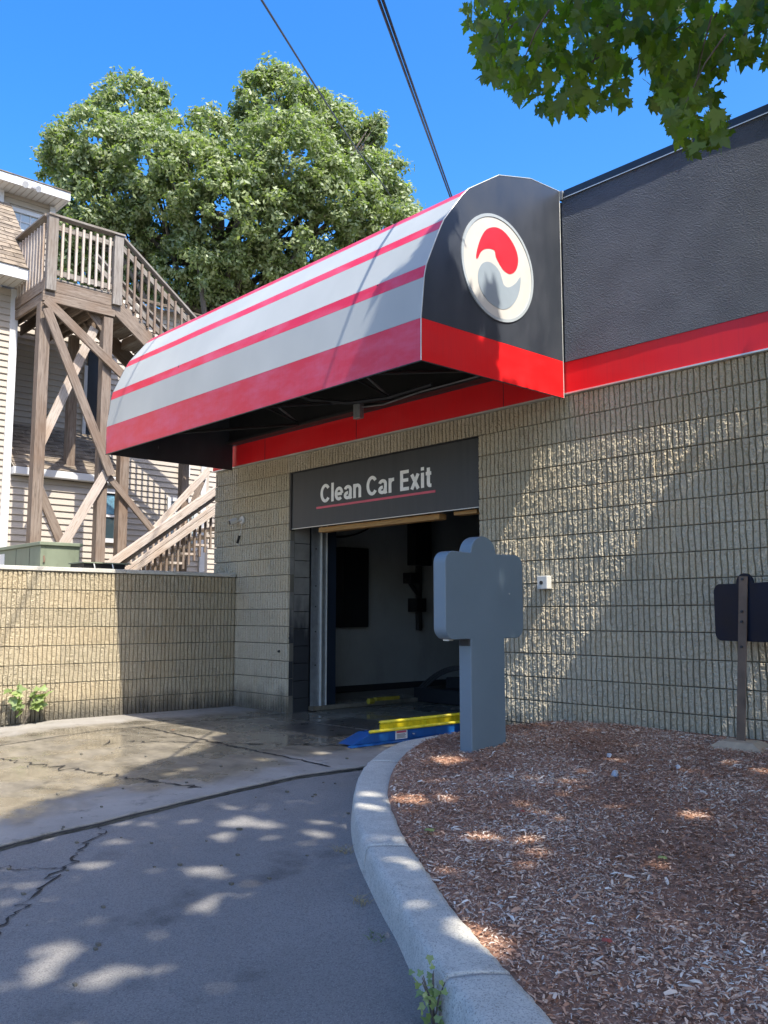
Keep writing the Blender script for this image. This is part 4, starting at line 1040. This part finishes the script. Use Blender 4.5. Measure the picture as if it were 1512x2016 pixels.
# maple leaf outline (unit: 1 = leaf length), half mirrored
HALF = [(0, -.05), (.06, -.02), (.30, -.16), (.27, -.02), (.40, .02), (.33, .10), (.50, .30), (.38, .32), (.36, .40), (.22, .34), (.16, .36), (.24, .60), (.15, .60), (.12, .70), (.0, .95)]
ML = HALF+[(-x, y) for x, y in HALF[-2:0:-1]]
ML = np.array(ML)
def leaf_mesh(P, size, bias, spread, outline, droop=.18, tones=None, hang=False):
    """P centres (n,3); outline (k,2): fans round a centre point"""
    n = len(P); k = len(outline); a, b, v = rot_frames(n, bias, spread)
    if hang:   # leaves hang from their stalks, tips pointing down and out
        b = rng.normal(0, .42, (n, 3))+np.array([0, 0, -.75]); b /= np.linalg.norm(b, axis=1)[:, None]
        a = rng.normal(0, 1, (n, 3)); a[:, 2] *= .4; a -= b*(a*b).sum(1)[:, None]; a /= np.linalg.norm(a, axis=1)[:, None]; v = np.cross(a, b)
    V = np.zeros((n, k+1, 3)); s = size[:, None]
    V[:, 0] = P+v*0
    cy = .3
    cup = rng.uniform(-.1, droop, n)[:, None]
    for i, (x, y) in enumerate(outline):
        r2 = x*x+(y-cy)**2
        V[:, i+1] = P+a*(x*s)+b*((y-cy)*s)-v*(cup*r2*1.6*s)
    base = (np.arange(n)*(k+1))[:, None, None]
    tri = np.array([[0, i+1, (i+1) % k+1] for i in range(k)])[None]
    F = (base+tri).reshape(-1, 3)
    t = np.repeat(tones if tones is not None else rng.random(n), k+1)
    return V.reshape(-1, 3), F, t

# ------------------------------------------------------------------ maple overhead
mp = thing('maple_tree', (-.1, 3.9, .2), 'maple tree beside the bed, its leafy boughs hanging into the upper right', 'tree')
mp_tr = MB()
mp_tr.tube([(-.1, 3.9, .05), (-.08, 3.88, .5), (-.02, 3.8, 1.6), (.1, 3.7, 3.0), (.6, 3.2, 4.8), (1.4, 2.7, 7.0), (2.2, 2.2, 9.6)], [.24, .19, .165, .15, .12, .09, .04], 12).build('trunk', M_bark, mp, True)
S = np.array([.69, -.10, 1.0])
VM = [(912, -60), (915, 42), (926, 95), (950, 150), (985, 172), (1010, 195), (1050, 210), (1070, 232), (1120, 228), (1150, 238), (1190, 215), (1228, 215), (1236, 150), (1262, 118), (1275, 165), (1285, 225), (1315, 250), (1335, 290), (1350, 320), (1410, 300), (1448, 250), (1430, 235), (1408, 190), (1420, 150), (1470, 125), (1512, 130), (1620, 140), (1700, -60)]
VH = [(1240, 100, 22), (1118, 42, 12), (1245, 30, 14), (1370, 215, 0)]
DAP = [(-3.93, 2.38, .057), (-3.84, 2.44, .051), (-3.7, 2.4, .05), (-3.42, 2.13, .086), (-3.47, 2.24, .047), (-3.52, 2.43, .044), (-4.05, 2.24, .052), (-4.42, 2.04, .044), (-4.34, 3.1, .136), (-4.49, 2.98, .085), (-4.35, 2.8, .073), (-4.76, 2.84, .063), (-4.1, 2.95, .04), (-4.17, 3.36, .109), (-3.96, 3.17, .103), (-4.92, 2.63, .057), (-5.04, 2.53, .057), (-5.04, 2.12, .062), (-3.3, 1.43, .085), (-3.2, 1.34, .088), (-3.03, 1.46, .067), (-3.08, 1.55, .039), (-3.0, 1.61, .054), (-2.93, 1.71, .027), (-2.65, 1.76, .04), (-3.25, 1.21, .029), (-3.38, 1.53, .052), (-6.06, 3.4, .071), (-6.11, 3.57, .08), (-6.0, 4.16, .091), (-5.94, 4.72, .103),
       (-3.95, 3.41, .07), (-4.1, 3.59, .06), (-2.55, 2.51, .05), (-3.76, 3.63, .17), (-3.6, 3.6, .12), (-4.4, 4.46, .11), (-3.0, 3.36, .073), (-2.88, 3.7, .13), (-2.81, 3.42, .058), (-2.46, 4.21, .07), (-2.27, 2.47, .06), (-2.07, 2.41, .058), (-1.8, 3.02, .035), (-2.9, 5.4, .05), (-2.63, 5.28, .07)]
_r = random.Random(31)
DAP += [(_r.uniform(-5.15, -2.7), _r.uniform(1.2, 3.7), _r.uniform(.01, .04)) for _ in range(46)]
DAP += [(_r.uniform(-3.9, -1.6), _r.uniform(2.6, 5.6), _r.uniform(.01, .05)) for _ in range(18)]
DAP += [(-3.72, 3.62, .26), (-3.0, 3.68, .2), (-2.2, 2.46, .16), (-2.42, 4.2, .12), (-4.35, 4.42, .17)]
WALL_LIT = [(-5.6, 2.72), (-4.78, 2.72), (-4.62, 2.35), (-4.2, 2.42), (-3.72, 2.5), (-3.45, 2.72), (-3.0, 2.72), (-3.18, 2.45), (-3.31, 2.21), (-3.76, 1.70), (-4.02, 1.35), (-4.35, .9), (-4.51, .44), (-4.67, .1), (-5.9, .1)]
WALL_LIT2 = [(-2.99, 2.35), (-2.5, 2.5), (-2.4, .1), (-3.15, .1), (-3.27, .38), (-2.98, .8), (-3.05, 1.2), (-3.0, 1.8)]
LJ = rng.normal(0, .10, (200000, 2))
def lit_reject(P, size):
    """True where a leaf would shade a place that stands in the sun"""
    x, y, z = P.T; rej = np.zeros(len(P), bool)
    # sun ray: P - t*S ; first surface among awning end, awning front, wall, ground
    tg = z-.08; t = tg.copy(); kind = np.zeros(len(P), int)
    te = (x+4.6)/.69; ye = y+.10*te; ze = z-te
    he = (te > 0) & (te < t) & (ye > 4.50) & (ye < 6.32) & (ze > 2.98) & (ze < 4.9) & (ze < 3.9+.9*(ye-4.5)+.15)
    kind[he] = 1; t[he] = te[he]
    tf = np.where(y < 4.56, (4.56-y)/.10, 1e9); xf = x-.69*tf; zf = z-tf
    hf = (kind == 0) & (tf < t) & (xf < -4.6) & (xf > -9.9) & (zf > 2.9) & (zf < 4.3); kind[hf] = 2; t[hf] = tf[hf]
    tw = (6.30-y)/.10; xw = x-.69*tw; zw = z-tw
    hw = (kind == 0) & (tw > 0) & (tw < t); kind[hw] = 3; t[hw] = tw[hw]
    # awning end: shade only the nose and a blob below the emblem
    k1 = kind == 1
    wob_ = .05*np.sin(ze*9)+.04*np.sin(ye*23)
    shade = (ye < 4.93+wob_) & (ze < 4.25) | (ye < 5.22+wob_) & (ze < 3.62) | (ye > 5.2) & (ye < 5.45) & (ze < 3.78+wob_)
    rej |= k1 & ~shade
    k2 = kind == 2; rej |= k2 & ~(xf > -5.35+(zf-3.03)*.42)
    k3 = kind == 3
    rej |= k3 & (zw > 2.95)
    jt = LJ[:len(xw)] if len(xw) <= len(LJ) else rng.normal(0, .1, (len(xw), 2)); wx = xw+.22*np.sin(zw*7+xw*4)+.10*np.sin(zw*23+1)+jt[:, 0]; wz = zw+.20*np.sin(xw*9+zw*4)+.09*np.sin(xw*31)+jt[:, 1]
    lit = (inpoly(wx, wz, WALL_LIT) | inpoly(wx, wz, WALL_LIT2)) & (np.sin(xw*7.3+1.2*np.sin(zw*5))*np.sin(zw*6.1+xw*2.3) > -.82)
    rej |= k3 & lit & (rng.random(len(P)) < .985)
    k0 = kind == 0; xg = x-.69*tg; yg = y+.10*tg
    xb = np.interp(yg, [.5, 1.5, 1.9, 2.3, 2.9, 3.5, 4.2, 4.7, 5.5], [-4.9, -5.05, -5.4, -5.85, -6.2, -6.45, -6.9, -7.4, -7.4])+.10*np.sin(yg*5)
    rej |= k0 & (xg < xb)
    for (a, b, r) in DAP: rej |= k0 & ((xg-a)**2+((yg-b)*1.15)**2 < (r*.62+.36*size)**2)
    return rej, kind, xg, yg
def ok_place(P, size, margin=True):
    rej, kind, xg, yg = lit_reject(P, size)
    px, py, c = proj(P)
    r = size*.5*1770/np.maximum(c, .5)
    inside = (c > .05) & (px > -30-r) & (px < 1512+r+10) & (py > -r-10) & (py < 2040)
    m = inpoly(px, py, VM)
    # shrink: leaf must sit inside the outline
    m &= inpoly(px-r*.35, py+r*.5, VM+[]) | inpoly(px, py+r*.15, VM)
    for hx, hy, hr in VH: m &= (px-hx)**2+(py-hy)**2 > (hr)**2
    for dy in (-.065, .065):
        Q = P.copy(); Q[:, 1] = np.minimum(Q[:, 1]+dy, 6.27); r2, k2, _, _ = lit_reject(Q, size); rej |= r2 & ((k2 == 3) | (k2 == 1))
    good = ~rej & (~inside | m)
    good &= ~((P[:, 1] > 6.15) & (P[:, 2] < 5.1)) & (P[:, 2] > 2.2)
    return good, inside & m
def clusters(C, per, rad, sz=(.09, .155), thin=.25):
    n = len(C)*per; P = np.repeat(C, per, 0)+rng.normal(0, 1, (n, 3))*np.array([rad, rad, rad*.55])
    s = rng.uniform(*sz, n); g, v = ok_place(P, s); g &= ~v | (rng.random(n) < thin); return P[g], s[g], v[g]
# 1 boughs seen in the picture
n = 2600; C = []
px = rng.uniform(890, 1560, n); py = rng.uniform(-120, 330, n); m = inpoly(px, py, VM); px, py = px[m], py[m]
dist = rng.uniform(4.6, 6.4, len(px))+(py > 230)*-.6
D = np.array(CF)[None]*1+np.array(CR)[None]*((px-756)/1770.03)[:, None]-np.array(CU)[None]*((py-1008)/1770.03)[:, None]
VC = np.array(CAMLOC)[None]+D*dist[:, None]
VC = VC[VC[:, 1] < 5.95]
VC = VC[rng.random(len(VC)) < .36]
Pv, sv, vv = clusters(VC, 4, .085, (.07, .135), 1.0)
# 2 crown above the drive and bed: start from the ground it shades, climb towards the sun
def climb(H, t): return H+S[None]*t[:, None]
n = 1900; H = np.stack([rng.uniform(-7.4, 1.0, n), rng.uniform(-2.5, 6.2, n), np.zeros(n)], 1)
t = rng.uniform(4.8, 10.5, n); t = np.where(H[:, 0] < -4.5, np.maximum(t, (-2.9-H[:, 0])/.69*1.0), t)
GC = climb(H, t); ell = ((GC[:, 0]-2.9)/5.6)**2+((GC[:, 1]-1.6)/5.6)**2+((GC[:, 2]-8.6)/4.2)**2
GC = GC[ell < 1]
Pg, sg_, vg = clusters(GC, 52, .30)
# 3 low boughs beside the wall
n = 420; H = np.stack([rng.uniform(-4.7, -1.2, n), np.full(n, 6.3), rng.uniform(.1, 2.9, n)], 1); t = rng.uniform(2.0, 7.0, n); WC = climb(H, t)
Pw, sw, vw = clusters(WC, 26, .20)
# 4 the bough that shades the awning nose
n = 60; H = np.stack([np.full(n, -4.6), rng.uniform(4.5, 5.2, n), rng.uniform(3.0, 4.2, n)], 1); t = rng.uniform(2.6, 5, n); AC = climb(H, t)
Pa, sa_, va = clusters(AC, 46, .22)
P = np.concatenate([Pv, Pg, Pw, Pa]); s = np.concatenate([sv, sg_, sw, sa_]); vis = np.concatenate([vv, vg, vw, va])
# nearest-to-camera visible leaves: individual parts (300), rest of the visible ones full outline, hidden ones simpler
iv = np.where(vis)[0]; _, py_, cc_ = proj(P[iv]); order = iv[np.argsort(cc_/s[iv]+rng.random(len(iv))*4)]
single = order[:300]; rest = order[300:]
SIMPLE = np.array([(0, -.05), (.30, -.12), (.36, .08), (.48, .30), (.25, .38), (0, .92), (-.25, .38), (-.48, .30), (-.36, .08), (-.30, -.12)])
hid = np.where(~vis)[0]
bias = np.array([0, 0, 1.0])
V1, F1, T1 = leaf_mesh(P[rest], s[rest], bias, .75, ML, hang=True)
V2, F2, T2 = leaf_mesh(P[hid], s[hid], bias, .6, SIMPLE)
tag(big_mesh('foliage', np.concatenate([V1, V2]), np.concatenate([F1, F2+len(V1)]), M_maple, mp, np.concatenate([T1, T2]), 'stuff'))
LM = []
for k in range(12):
    Fk = [(0, j+1, (j+1) % len(ML)+1) for j in range(len(ML))]; cp = rng.uniform(0, .5)
    Vk = np.array([(0, 0, 0)]+[(x, y-.3, -cp*(x*x+(y-.3)**2)-.25*abs(x)*cp) for x, y in ML])
    me = bpy.data.meshes.new('leaf'); me.from_pydata(Vk.tolist(), [], Fk); me.materials.append(M_maple); me.update()
    at = me.attributes.new('tone', 'FLOAT', 'POINT'); at.data.foreach_set('value', np.full(len(Vk), rng.random(), dtype=np.float32)); LM.append(me)
for i in single:
    o = bpy.data.objects.new('leaf', LM[int(rng.integers(12))])
    b = Vector((rng.normal()*.42, rng.normal()*.42, -.75)).normalized(); a = Vector((rng.normal(), rng.normal(), rng.normal()*.4)); a = (a-b*a.dot(b)).normalized(); v = a.cross(b)
    Wm = Matrix(((a.x*s[i], b.x*s[i], v.x*s[i], P[i][0]), (a.y*s[i], b.y*s[i], v.y*s[i], P[i][1]), (a.z*s[i], b.z*s[i], v.z*s[i], P[i][2]), (0, 0, 0, 1)))
    link(o, Wm, mp)
# boughs and twigs that carry them
def bough(a, b, r0, r1, sag=.3, n=7, sub=5):
    a, b = Vector(a), Vector(b); mb = MB(); pts = []
    for i in range(n):
        t = i/(n-1); p = a.lerp(b, t)+Vector((0, 0, sag*math.sin(t*PI)))+Vector((noise.noise(a*3+b*t*3), noise.noise(b*2+a*t*2), noise.noise(a+b*t*4)))*.12*math.sin(t*PI); pts.append(p)
    mb.tube(pts, [r0+(r1-r0)*i/(n-1) for i in range(n)], 7)
    for k in range(sub):
        t = .35+.6*k/sub; i = int(t*(n-1)); p = pts[i]; d = Vector((rnd.uniform(-1, 1), rnd.uniform(-1, 1), rnd.uniform(-.5, .4))).normalized()*rnd.uniform(.3, .7)
        tx, ty, tc = proj(np.array([p+d, p]))
        if (tc[0] > 0) and (-20 < tx[0] < 1540) and (ty[0] > -20) and (ty[0] > 90 or not inpoly(tx[:1], ty[:1], VM)[0]): continue
        mb.tube([p, p+d*.5+Vector((0, 0, .05)), p+d], [r1*1.3, r1, r1*.5], 5)
    return mb.build('branch', M_bark, mp, True)
for a, b, r0 in (((.3, 3.5, 3.9), (-2.2, 4.2, 5.15), .05), ((.2, 3.5, 3.8), (-2.7, 3.9, 5.2), .05), ((.05, 3.7, 2.9), (-.3, 5.9, 4.6), .06), ((.2, 3.3, 4.6), (-2.6, 2.0, 5.6), .07), ((.2, 3.3, 4.6), (-1.5, 0.2, 5.8), .07),
                 ((.6, 3.2, 4.8), (4.6, .0, 7.0), .07), ((.7, 3.1, 5.2), (3.6, 5.0, 7.6), .07), ((1.2, 2.8, 6.4), (-.6, 4.4, 9.0), .05), ((1.2, 2.8, 6.4), (.3, -1.6, 9.0), .05), ((1.5, 2.6, 7.2), (4.0, 3.8, 10.4), .05), ((1.6, 2.6, 7.6), (5.0, .2, 10.0), .05), ((.15, 3.5, 4.2), (2.4, 5.9, 5.2), .05)):
    bough(a, b, r0, .012)
# fine twigs among the visible leaves
mb = MB()
for i in rng.choice(order, 60, replace=False):
    p = Vector(P[i].tolist()); q = p+Vector((rnd.uniform(.1, .45), rnd.uniform(-.2, .2), rnd.uniform(.05, .35)))
    tx, ty, _ = proj(np.array([q]))
    if not inpoly(tx, ty, VM)[0]: continue
    mb.tube([p, (p+q)/2+Vector((0, 0, .03)), q], [.003, .004, .006], 5)
mb.build('twigs', M_bark, mp, kind='stuff')

# ------------------------------------------------------------------ big tree behind
OD = 27.0
def at_px(x, y, d):
    D = CF+CR*((x-756)/1770.03)-CU*((y-1008)/1770.03); h = math.hypot(D.x, D.y); return CAMLOC+D*(d/h)
ok_ = thing('oak_tree', tuple(at_px(430, 1100, OD).xy)+(1.56,), 'huge leafy green tree towering behind the deck and awning', 'tree')
base = Vector((*at_px(430, 1100, OD).xy, 1.5))
LOB = [(185, 295, 78, 0), (262, 222, 78, 1), (292, 308, 82, -1), (215, 390, 85, 0), (130, 320, 52, 1), (120, 285, 28, 0), (402, 268, 56, 0), (372, 352, 92, -2), (545, 208, 82, 0), (488, 250, 52, 1), (610, 225, 62, 1), (655, 255, 55, 0), (700, 300, 62, 1), (740, 262, 26, 0), (742, 345, 55, 0), (775, 405, 45, 1), (560, 320, 100, -2), (660, 395, 88, -1), (735, 440, 62, 0), (470, 400, 105, -2), (320, 450, 92, 0), (235, 470, 70, 1), (420, 500, 90, -1), (555, 470, 92, -1), (640, 490, 75, 0), (350, 560, 60, 0), (440, 580, 62, 0), (520, 555, 60, 0), (240, 540, 70, 1), (165, 450, 45, 0), (800, 430, 26, 0), (115, 500, 50, 1), (165, 545, 60, 1), (110, 420, 34, 1), (225, 600, 50, 1)]
cs = []; tones = []
pxm = 1770/ OD*.93
for (x, y, r, dz) in LOB:
    c = np.array(at_px(x, y, OD+dz*.9)); R = r/pxm
    m = int(r*r*.0165)+6
    for _ in range(m):
        u = rng.normal(0, 1, 3); u /= np.linalg.norm(u); rr_ = rng.uniform(.62, .98)
        cs.append(c+u*R*rr_*np.array([1, 1, .95])); tones.append(rng.random())
cs = np.array(cs); tones = np.array(tones)
per = 62; nn = len(cs)*per
rad = np.repeat(rng.uniform(.20, .44, len(cs)), per)[:, None]
u = rng.normal(0, 1, (nn, 3)); u /= np.linalg.norm(u, axis=1)[:, None]
Pk = np.repeat(cs, per, 0)+u*rad*np.array([1, 1, .8])*rng.uniform(.3, 1.05, (nn, 1))
# a little sprig fringe beyond the outline
sz = rng.uniform(.085, .15, nn)
OAK = np.array([(0, -.1), (.16, .1), (.11, .28), (.2, .5), (.08, .85), (0, 1.0), (-.08, .85), (-.2, .5), (-.11, .28), (-.16, .1)])
OAK4 = np.array([(0, -.1), (.2, .38), (0, 1.0), (-.2, .38)])
a, b, v = rot_frames(nn, u*.9+np.array([0.1, 0, .35]), .55)
b = -np.abs(b[:, 2:3])*0+b; 
Vk = np.zeros((nn, 4, 3))
for i, (x, y) in enumerate(OAK4): Vk[:, i] = Pk+a*(x*sz*1.7)[:, None]+b*((y-.4)*sz*1.25)[:, None]-v*((.12*(abs(x) > .1))*sz)[:, None]
Fk = (np.arange(nn)*4)[:, None]+np.array([[0, 1, 2, 3]])
tt = np.repeat(np.clip(np.repeat(tones, per)*.6+rng.random(nn)*.5, 0, 1), 4)
opx, opy, _ = proj(Pk); keep = np.ones(nn, bool)
for hx, hy, hr in [(186, 277, 7), (250, 214, 6), (283, 330, 9), (298, 300, 5), (398, 352, 8), (437, 405, 10), (452, 440, 12), (590, 432, 9), (562, 455, 11), (505, 545, 12), (640, 455, 9), (700, 486, 7), (432, 455, 9), (350, 520, 8), (320, 400, 6), (600, 300, 6), (668, 520, 9), (545, 590, 9), (480, 470, 7), (245, 470, 9), (390, 430, 8), (610, 505, 7)]:
    e = ((opx-hx)*(1+.5*math.sin(hx)))**2+((opy-hy)*(1+.4*math.cos(hy)))**2
    keep &= ~((e < (hr*1.5)**2) & (rng.random(nn) < .93))
Vk = Vk[keep]; nn = int(keep.sum()); Fk = (np.arange(nn)*4)[:, None]+np.array([[0, 1, 2, 3]]); tt = np.repeat(tt.reshape(-1, 4)[:, 0][keep], 4)*1.0; tt4 = tt
tag(big_mesh('crown', Vk.reshape(-1, 3), Fk, M_oak, ok_, tt4, 'stuff'))
mb = MB(); top = Vector(at_px(430, 420, OD))
mb.tube([base, base.lerp(top, .3)+Vector((.1, .1, 0)), base.lerp(top, .6), top], [.55, .42, .32, .18], 12); mb.build('trunk', M_bark, ok_, True)
mb2 = []
for (x, y, r, dz) in LOB:
    c = Vector(at_px(x, y, OD+dz*.9)); st = base.lerp(top, rnd.uniform(.45, .95)); mid = st.lerp(c, .5)+Vector((0, 0, -.35))
    m_ = MB().tube([st, mid, c], [.13, .08, .03], 6)
    for _ in range(5):
        e = c+Vector((rnd.uniform(-1, 1), rnd.uniform(-1, 1), rnd.uniform(-.4, 1))).normalized()*(r/pxm*.8); m_.tube([mid.lerp(c, rnd.uniform(.4, 1)), e], [.03, .012], 5)
    m_.build('limb', M_bark, ok_, True)

# ------------------------------------------------------------------ overhead wires
wr = thing('power_cable', (-3, 3, 5), 'thick double utility cable crossing the sky down to the awning peak', 'cable')
A0 = Vector((-.1917, -.8447, 3.0678)); Dw = Vector((-.61314, .74417, .2651))
for k, off in enumerate((0, .022)):
    MB().tube([A0+Dw*t+Vector((0, 0, .02*((t-9)/9)**2*1.0))+Vector((off*.6, off*.6, off*.5)) for t in (-6, -3, 0, 2, 4, 6, 8, 10, 12, 14, 18)], .0085, 6).build('strand', M_cable, wr)
wr2 = thing('thin_wire', (-14, 9, 9), 'thin single overhead wire crossing in front of the big tree', 'cable')
p0, p1 = at_px(515, 0, 9.5), at_px(755, 365, 24)
MB().tube([p0+(p1-p0)*t+Vector((0, 0, -.10*math.sin(max(0, min(1, t))*PI))) for t in (-1.2, -.5, 0, .2, .4, .6, .8, 1, 1.3)], .013, 6).build('strand', M_cable, wr2)

# ------------------------------------------------------------------ small plants, litter
def plant(name, loc, label, n, spread, sz, stems, h, mat=M_vine, seed=1, lean=(0, 0)):
    t = thing(name, loc, label, 'weed'); r = np.random.default_rng(seed); mb = MB(); L = []
    for k in range(stems):
        a = r.uniform(0, 6.28); tip = Vector((math.cos(a)*spread[0]*r.uniform(.4, 1)+lean[0], math.sin(a)*spread[1]*r.uniform(.4, 1)+lean[1], h*r.uniform(.6, 1)))
        b = Vector(loc); mb.tube([b, b+tip*.5+Vector((0, 0, h*.15)), b+tip], [.004, .003, .0015], 5)
        for _ in range(n): L.append(b+tip*r.uniform(.45, 1.05)+Vector(r.normal(0, .02, 3).tolist()))
    mb.build('stem', M_bark, t)
    P_ = np.array([tuple(p) for p in L]); s_ = r.uniform(sz*.6, sz, len(P_))
    Vq, Fq, Tq = leaf_mesh(P_, s_, np.array([.5, -.4, .8]), .5, SIMPLE)
    for i in range(len(P_)):
        k = len(SIMPLE)+1; vv_ = Vq[i*k:(i+1)*k]; me = bpy.data.meshes.new('leaf'); c = vv_.mean(0)
        me.from_pydata((vv_-c).tolist(), [], (Fq[:len(SIMPLE)]).tolist()); me.materials.append(mat)
        at = me.attributes.new('tone', 'FLOAT', 'POINT'); at.data.foreach_set('value', np.full(k, r.random(), dtype=np.float32)); me.update()
        o = bpy.data.objects.new('leaf', me); link(o, Matrix.Translation(Vector(c.tolist())), t)
    return t
plant('climbing_weed', (-9.72, 3.68, .02), 'broad leaved light green weed sprouting at the foot of the retaining wall', 5, (.06, .36), .13, 7, .42, seed=3, lean=(.05, .04))
plant('curb_weed', (-2.08, 2.09, -.12), 'spindly weed with yellowing leaves growing against the curb face', 5, (.05, .06), .034, 9, .15, seed=5)
for i, (x, y, s_, lab) in enumerate([(-3.66, 3.05, .05, 'small dry grass tuft at the foot of the curb bend'), (-3.05, 2.62, .05, 'dead straw tuft against the middle of the curb'), (-2.72, 2.42, .03, 'tiny green sprig in the gap between asphalt and curb')]):
    t = thing('grass_tuft', (x, y, gfun(y)), lab, 'weed', 'grass tufts along the curb'); mb = MB()
    for k in range(26):
        a = rnd.uniform(0, 6.28); l = s_*rnd.uniform(.5, 1.3); b = Vector((x+rnd.uniform(-.05, .05), y+rnd.uniform(-.03, .03), gfun(y)-.01)); d = Vector((math.cos(a)*.6, math.sin(a)*.6, 1)).normalized()
        mb.tube([b, b+d*l*.6, b+d*l+Vector((math.cos(a), math.sin(a), -.4))*l*.3], [.0015, .0012, .0005], 3)
    mb.build('blades', simple('dry_grass', (.30, .24, .12), .8, var=.3) if i < 2 else M_vine, t, kind='stuff')
M_litter = simple('pale_crumpled_litter', (.45, .48, .52), .5, var=.1, scale=40)
for x, y, sz_, lab in ((-3.42, 5.05, .022, 'crumpled pale plastic scrap on mulch, farthest from the curb of three'), (-3.12, 4.66, .03, 'largest pale plastic scrap lying on the mulch'), (-2.93, 5.04, .02, 'small pale plastic scrap on the mulch nearest the portable sign')):
    z = mulch_h(x, y)+.02; r = random.Random(int(x*100)); V = []
    for dz in (-1, 1):
        for i in range(8): a = i*PI/4; q = sz_*r.uniform(.4, 1); V.append((x+math.cos(a)*q, y+math.sin(a)*q, z+dz*sz_*r.uniform(.25, .6)))
    F = [tuple(range(8))[::-1], tuple(range(8, 16))]+[(i, (i+1) % 8, (i+1) % 8+8, i+8) for i in range(8)]
    tag(mobj('litter', V, F, M_litter), lab, 'litter', 'pale plastic scraps on the mulch')
M_deadleaf = simple('dry_red_leaf', (.30, .06, .04), .7, var=.3, scale=40)
M_brownleaf = simple('dry_brown_leaf', (.16, .085, .045), .8, var=.3, scale=40)
for x, y, sz_, m, lab in ((-1.87, 2.72, .05, M_deadleaf, 'dark red fallen leaf on the mulch near the lower curb'), (-3.05, 3.72, .035, M_deadleaf, 'tiny red fallen leaf on the mulch in the middle of the bed'), (-3.25, 3.25, .07, M_vine, 'green fallen leaf lying on the mulch beside the curb'), (-2.15, 3.55, .05, M_vine, 'small green leaf lying alone on the mulch'), (-8.05, 4.5, .06, M_brownleaf, 'dry brown leaf on the sunlit concrete beyond the seam')):
    z = (mulch_h(x, y)+.022) if y < 4.4 and x > -5 else .03
    k = len(SIMPLE); V = [(x, y, z+.006)]+[(x+(a*.9)*sz_, y+(b-.3)*sz_, z+.003*math.sin(i*2)) for i, (a, b) in enumerate(SIMPLE)]
    o = mobj('fallen_leaf', V, [(0, i+1, (i+1) % k+1) for i in range(k)], m); tag(o, lab, 'leaf', 'fallen leaves on the ground')
    if m is M_vine:
        at = o.data.attributes.new('tone', 'FLOAT', 'POINT'); at.data.foreach_set('value', np.full(len(V), .8, dtype=np.float32))
# pebbles and specks on the concrete
mb = MB(); r = random.Random(4)
for _ in range(160):
    x = r.uniform(-8.8, -3.2); y = r.uniform(.8, 6.0)
    if x > bed_xmin(y)-.3: continue
    q = r.uniform(.004, .012); z = gfun(y)+(.012 if x < seam_x(y) else -.004); mb.box(x-q, x+q, y-q*.7, y+q*.7, z, z+q)
tag(mb.build('pebbles', M_mortar, kind='stuff'), 'loose pebbles and grit scattered over the driveway', 'gravel')
print('leaves', len(P), 'visible', len(order), 'oak', nn)
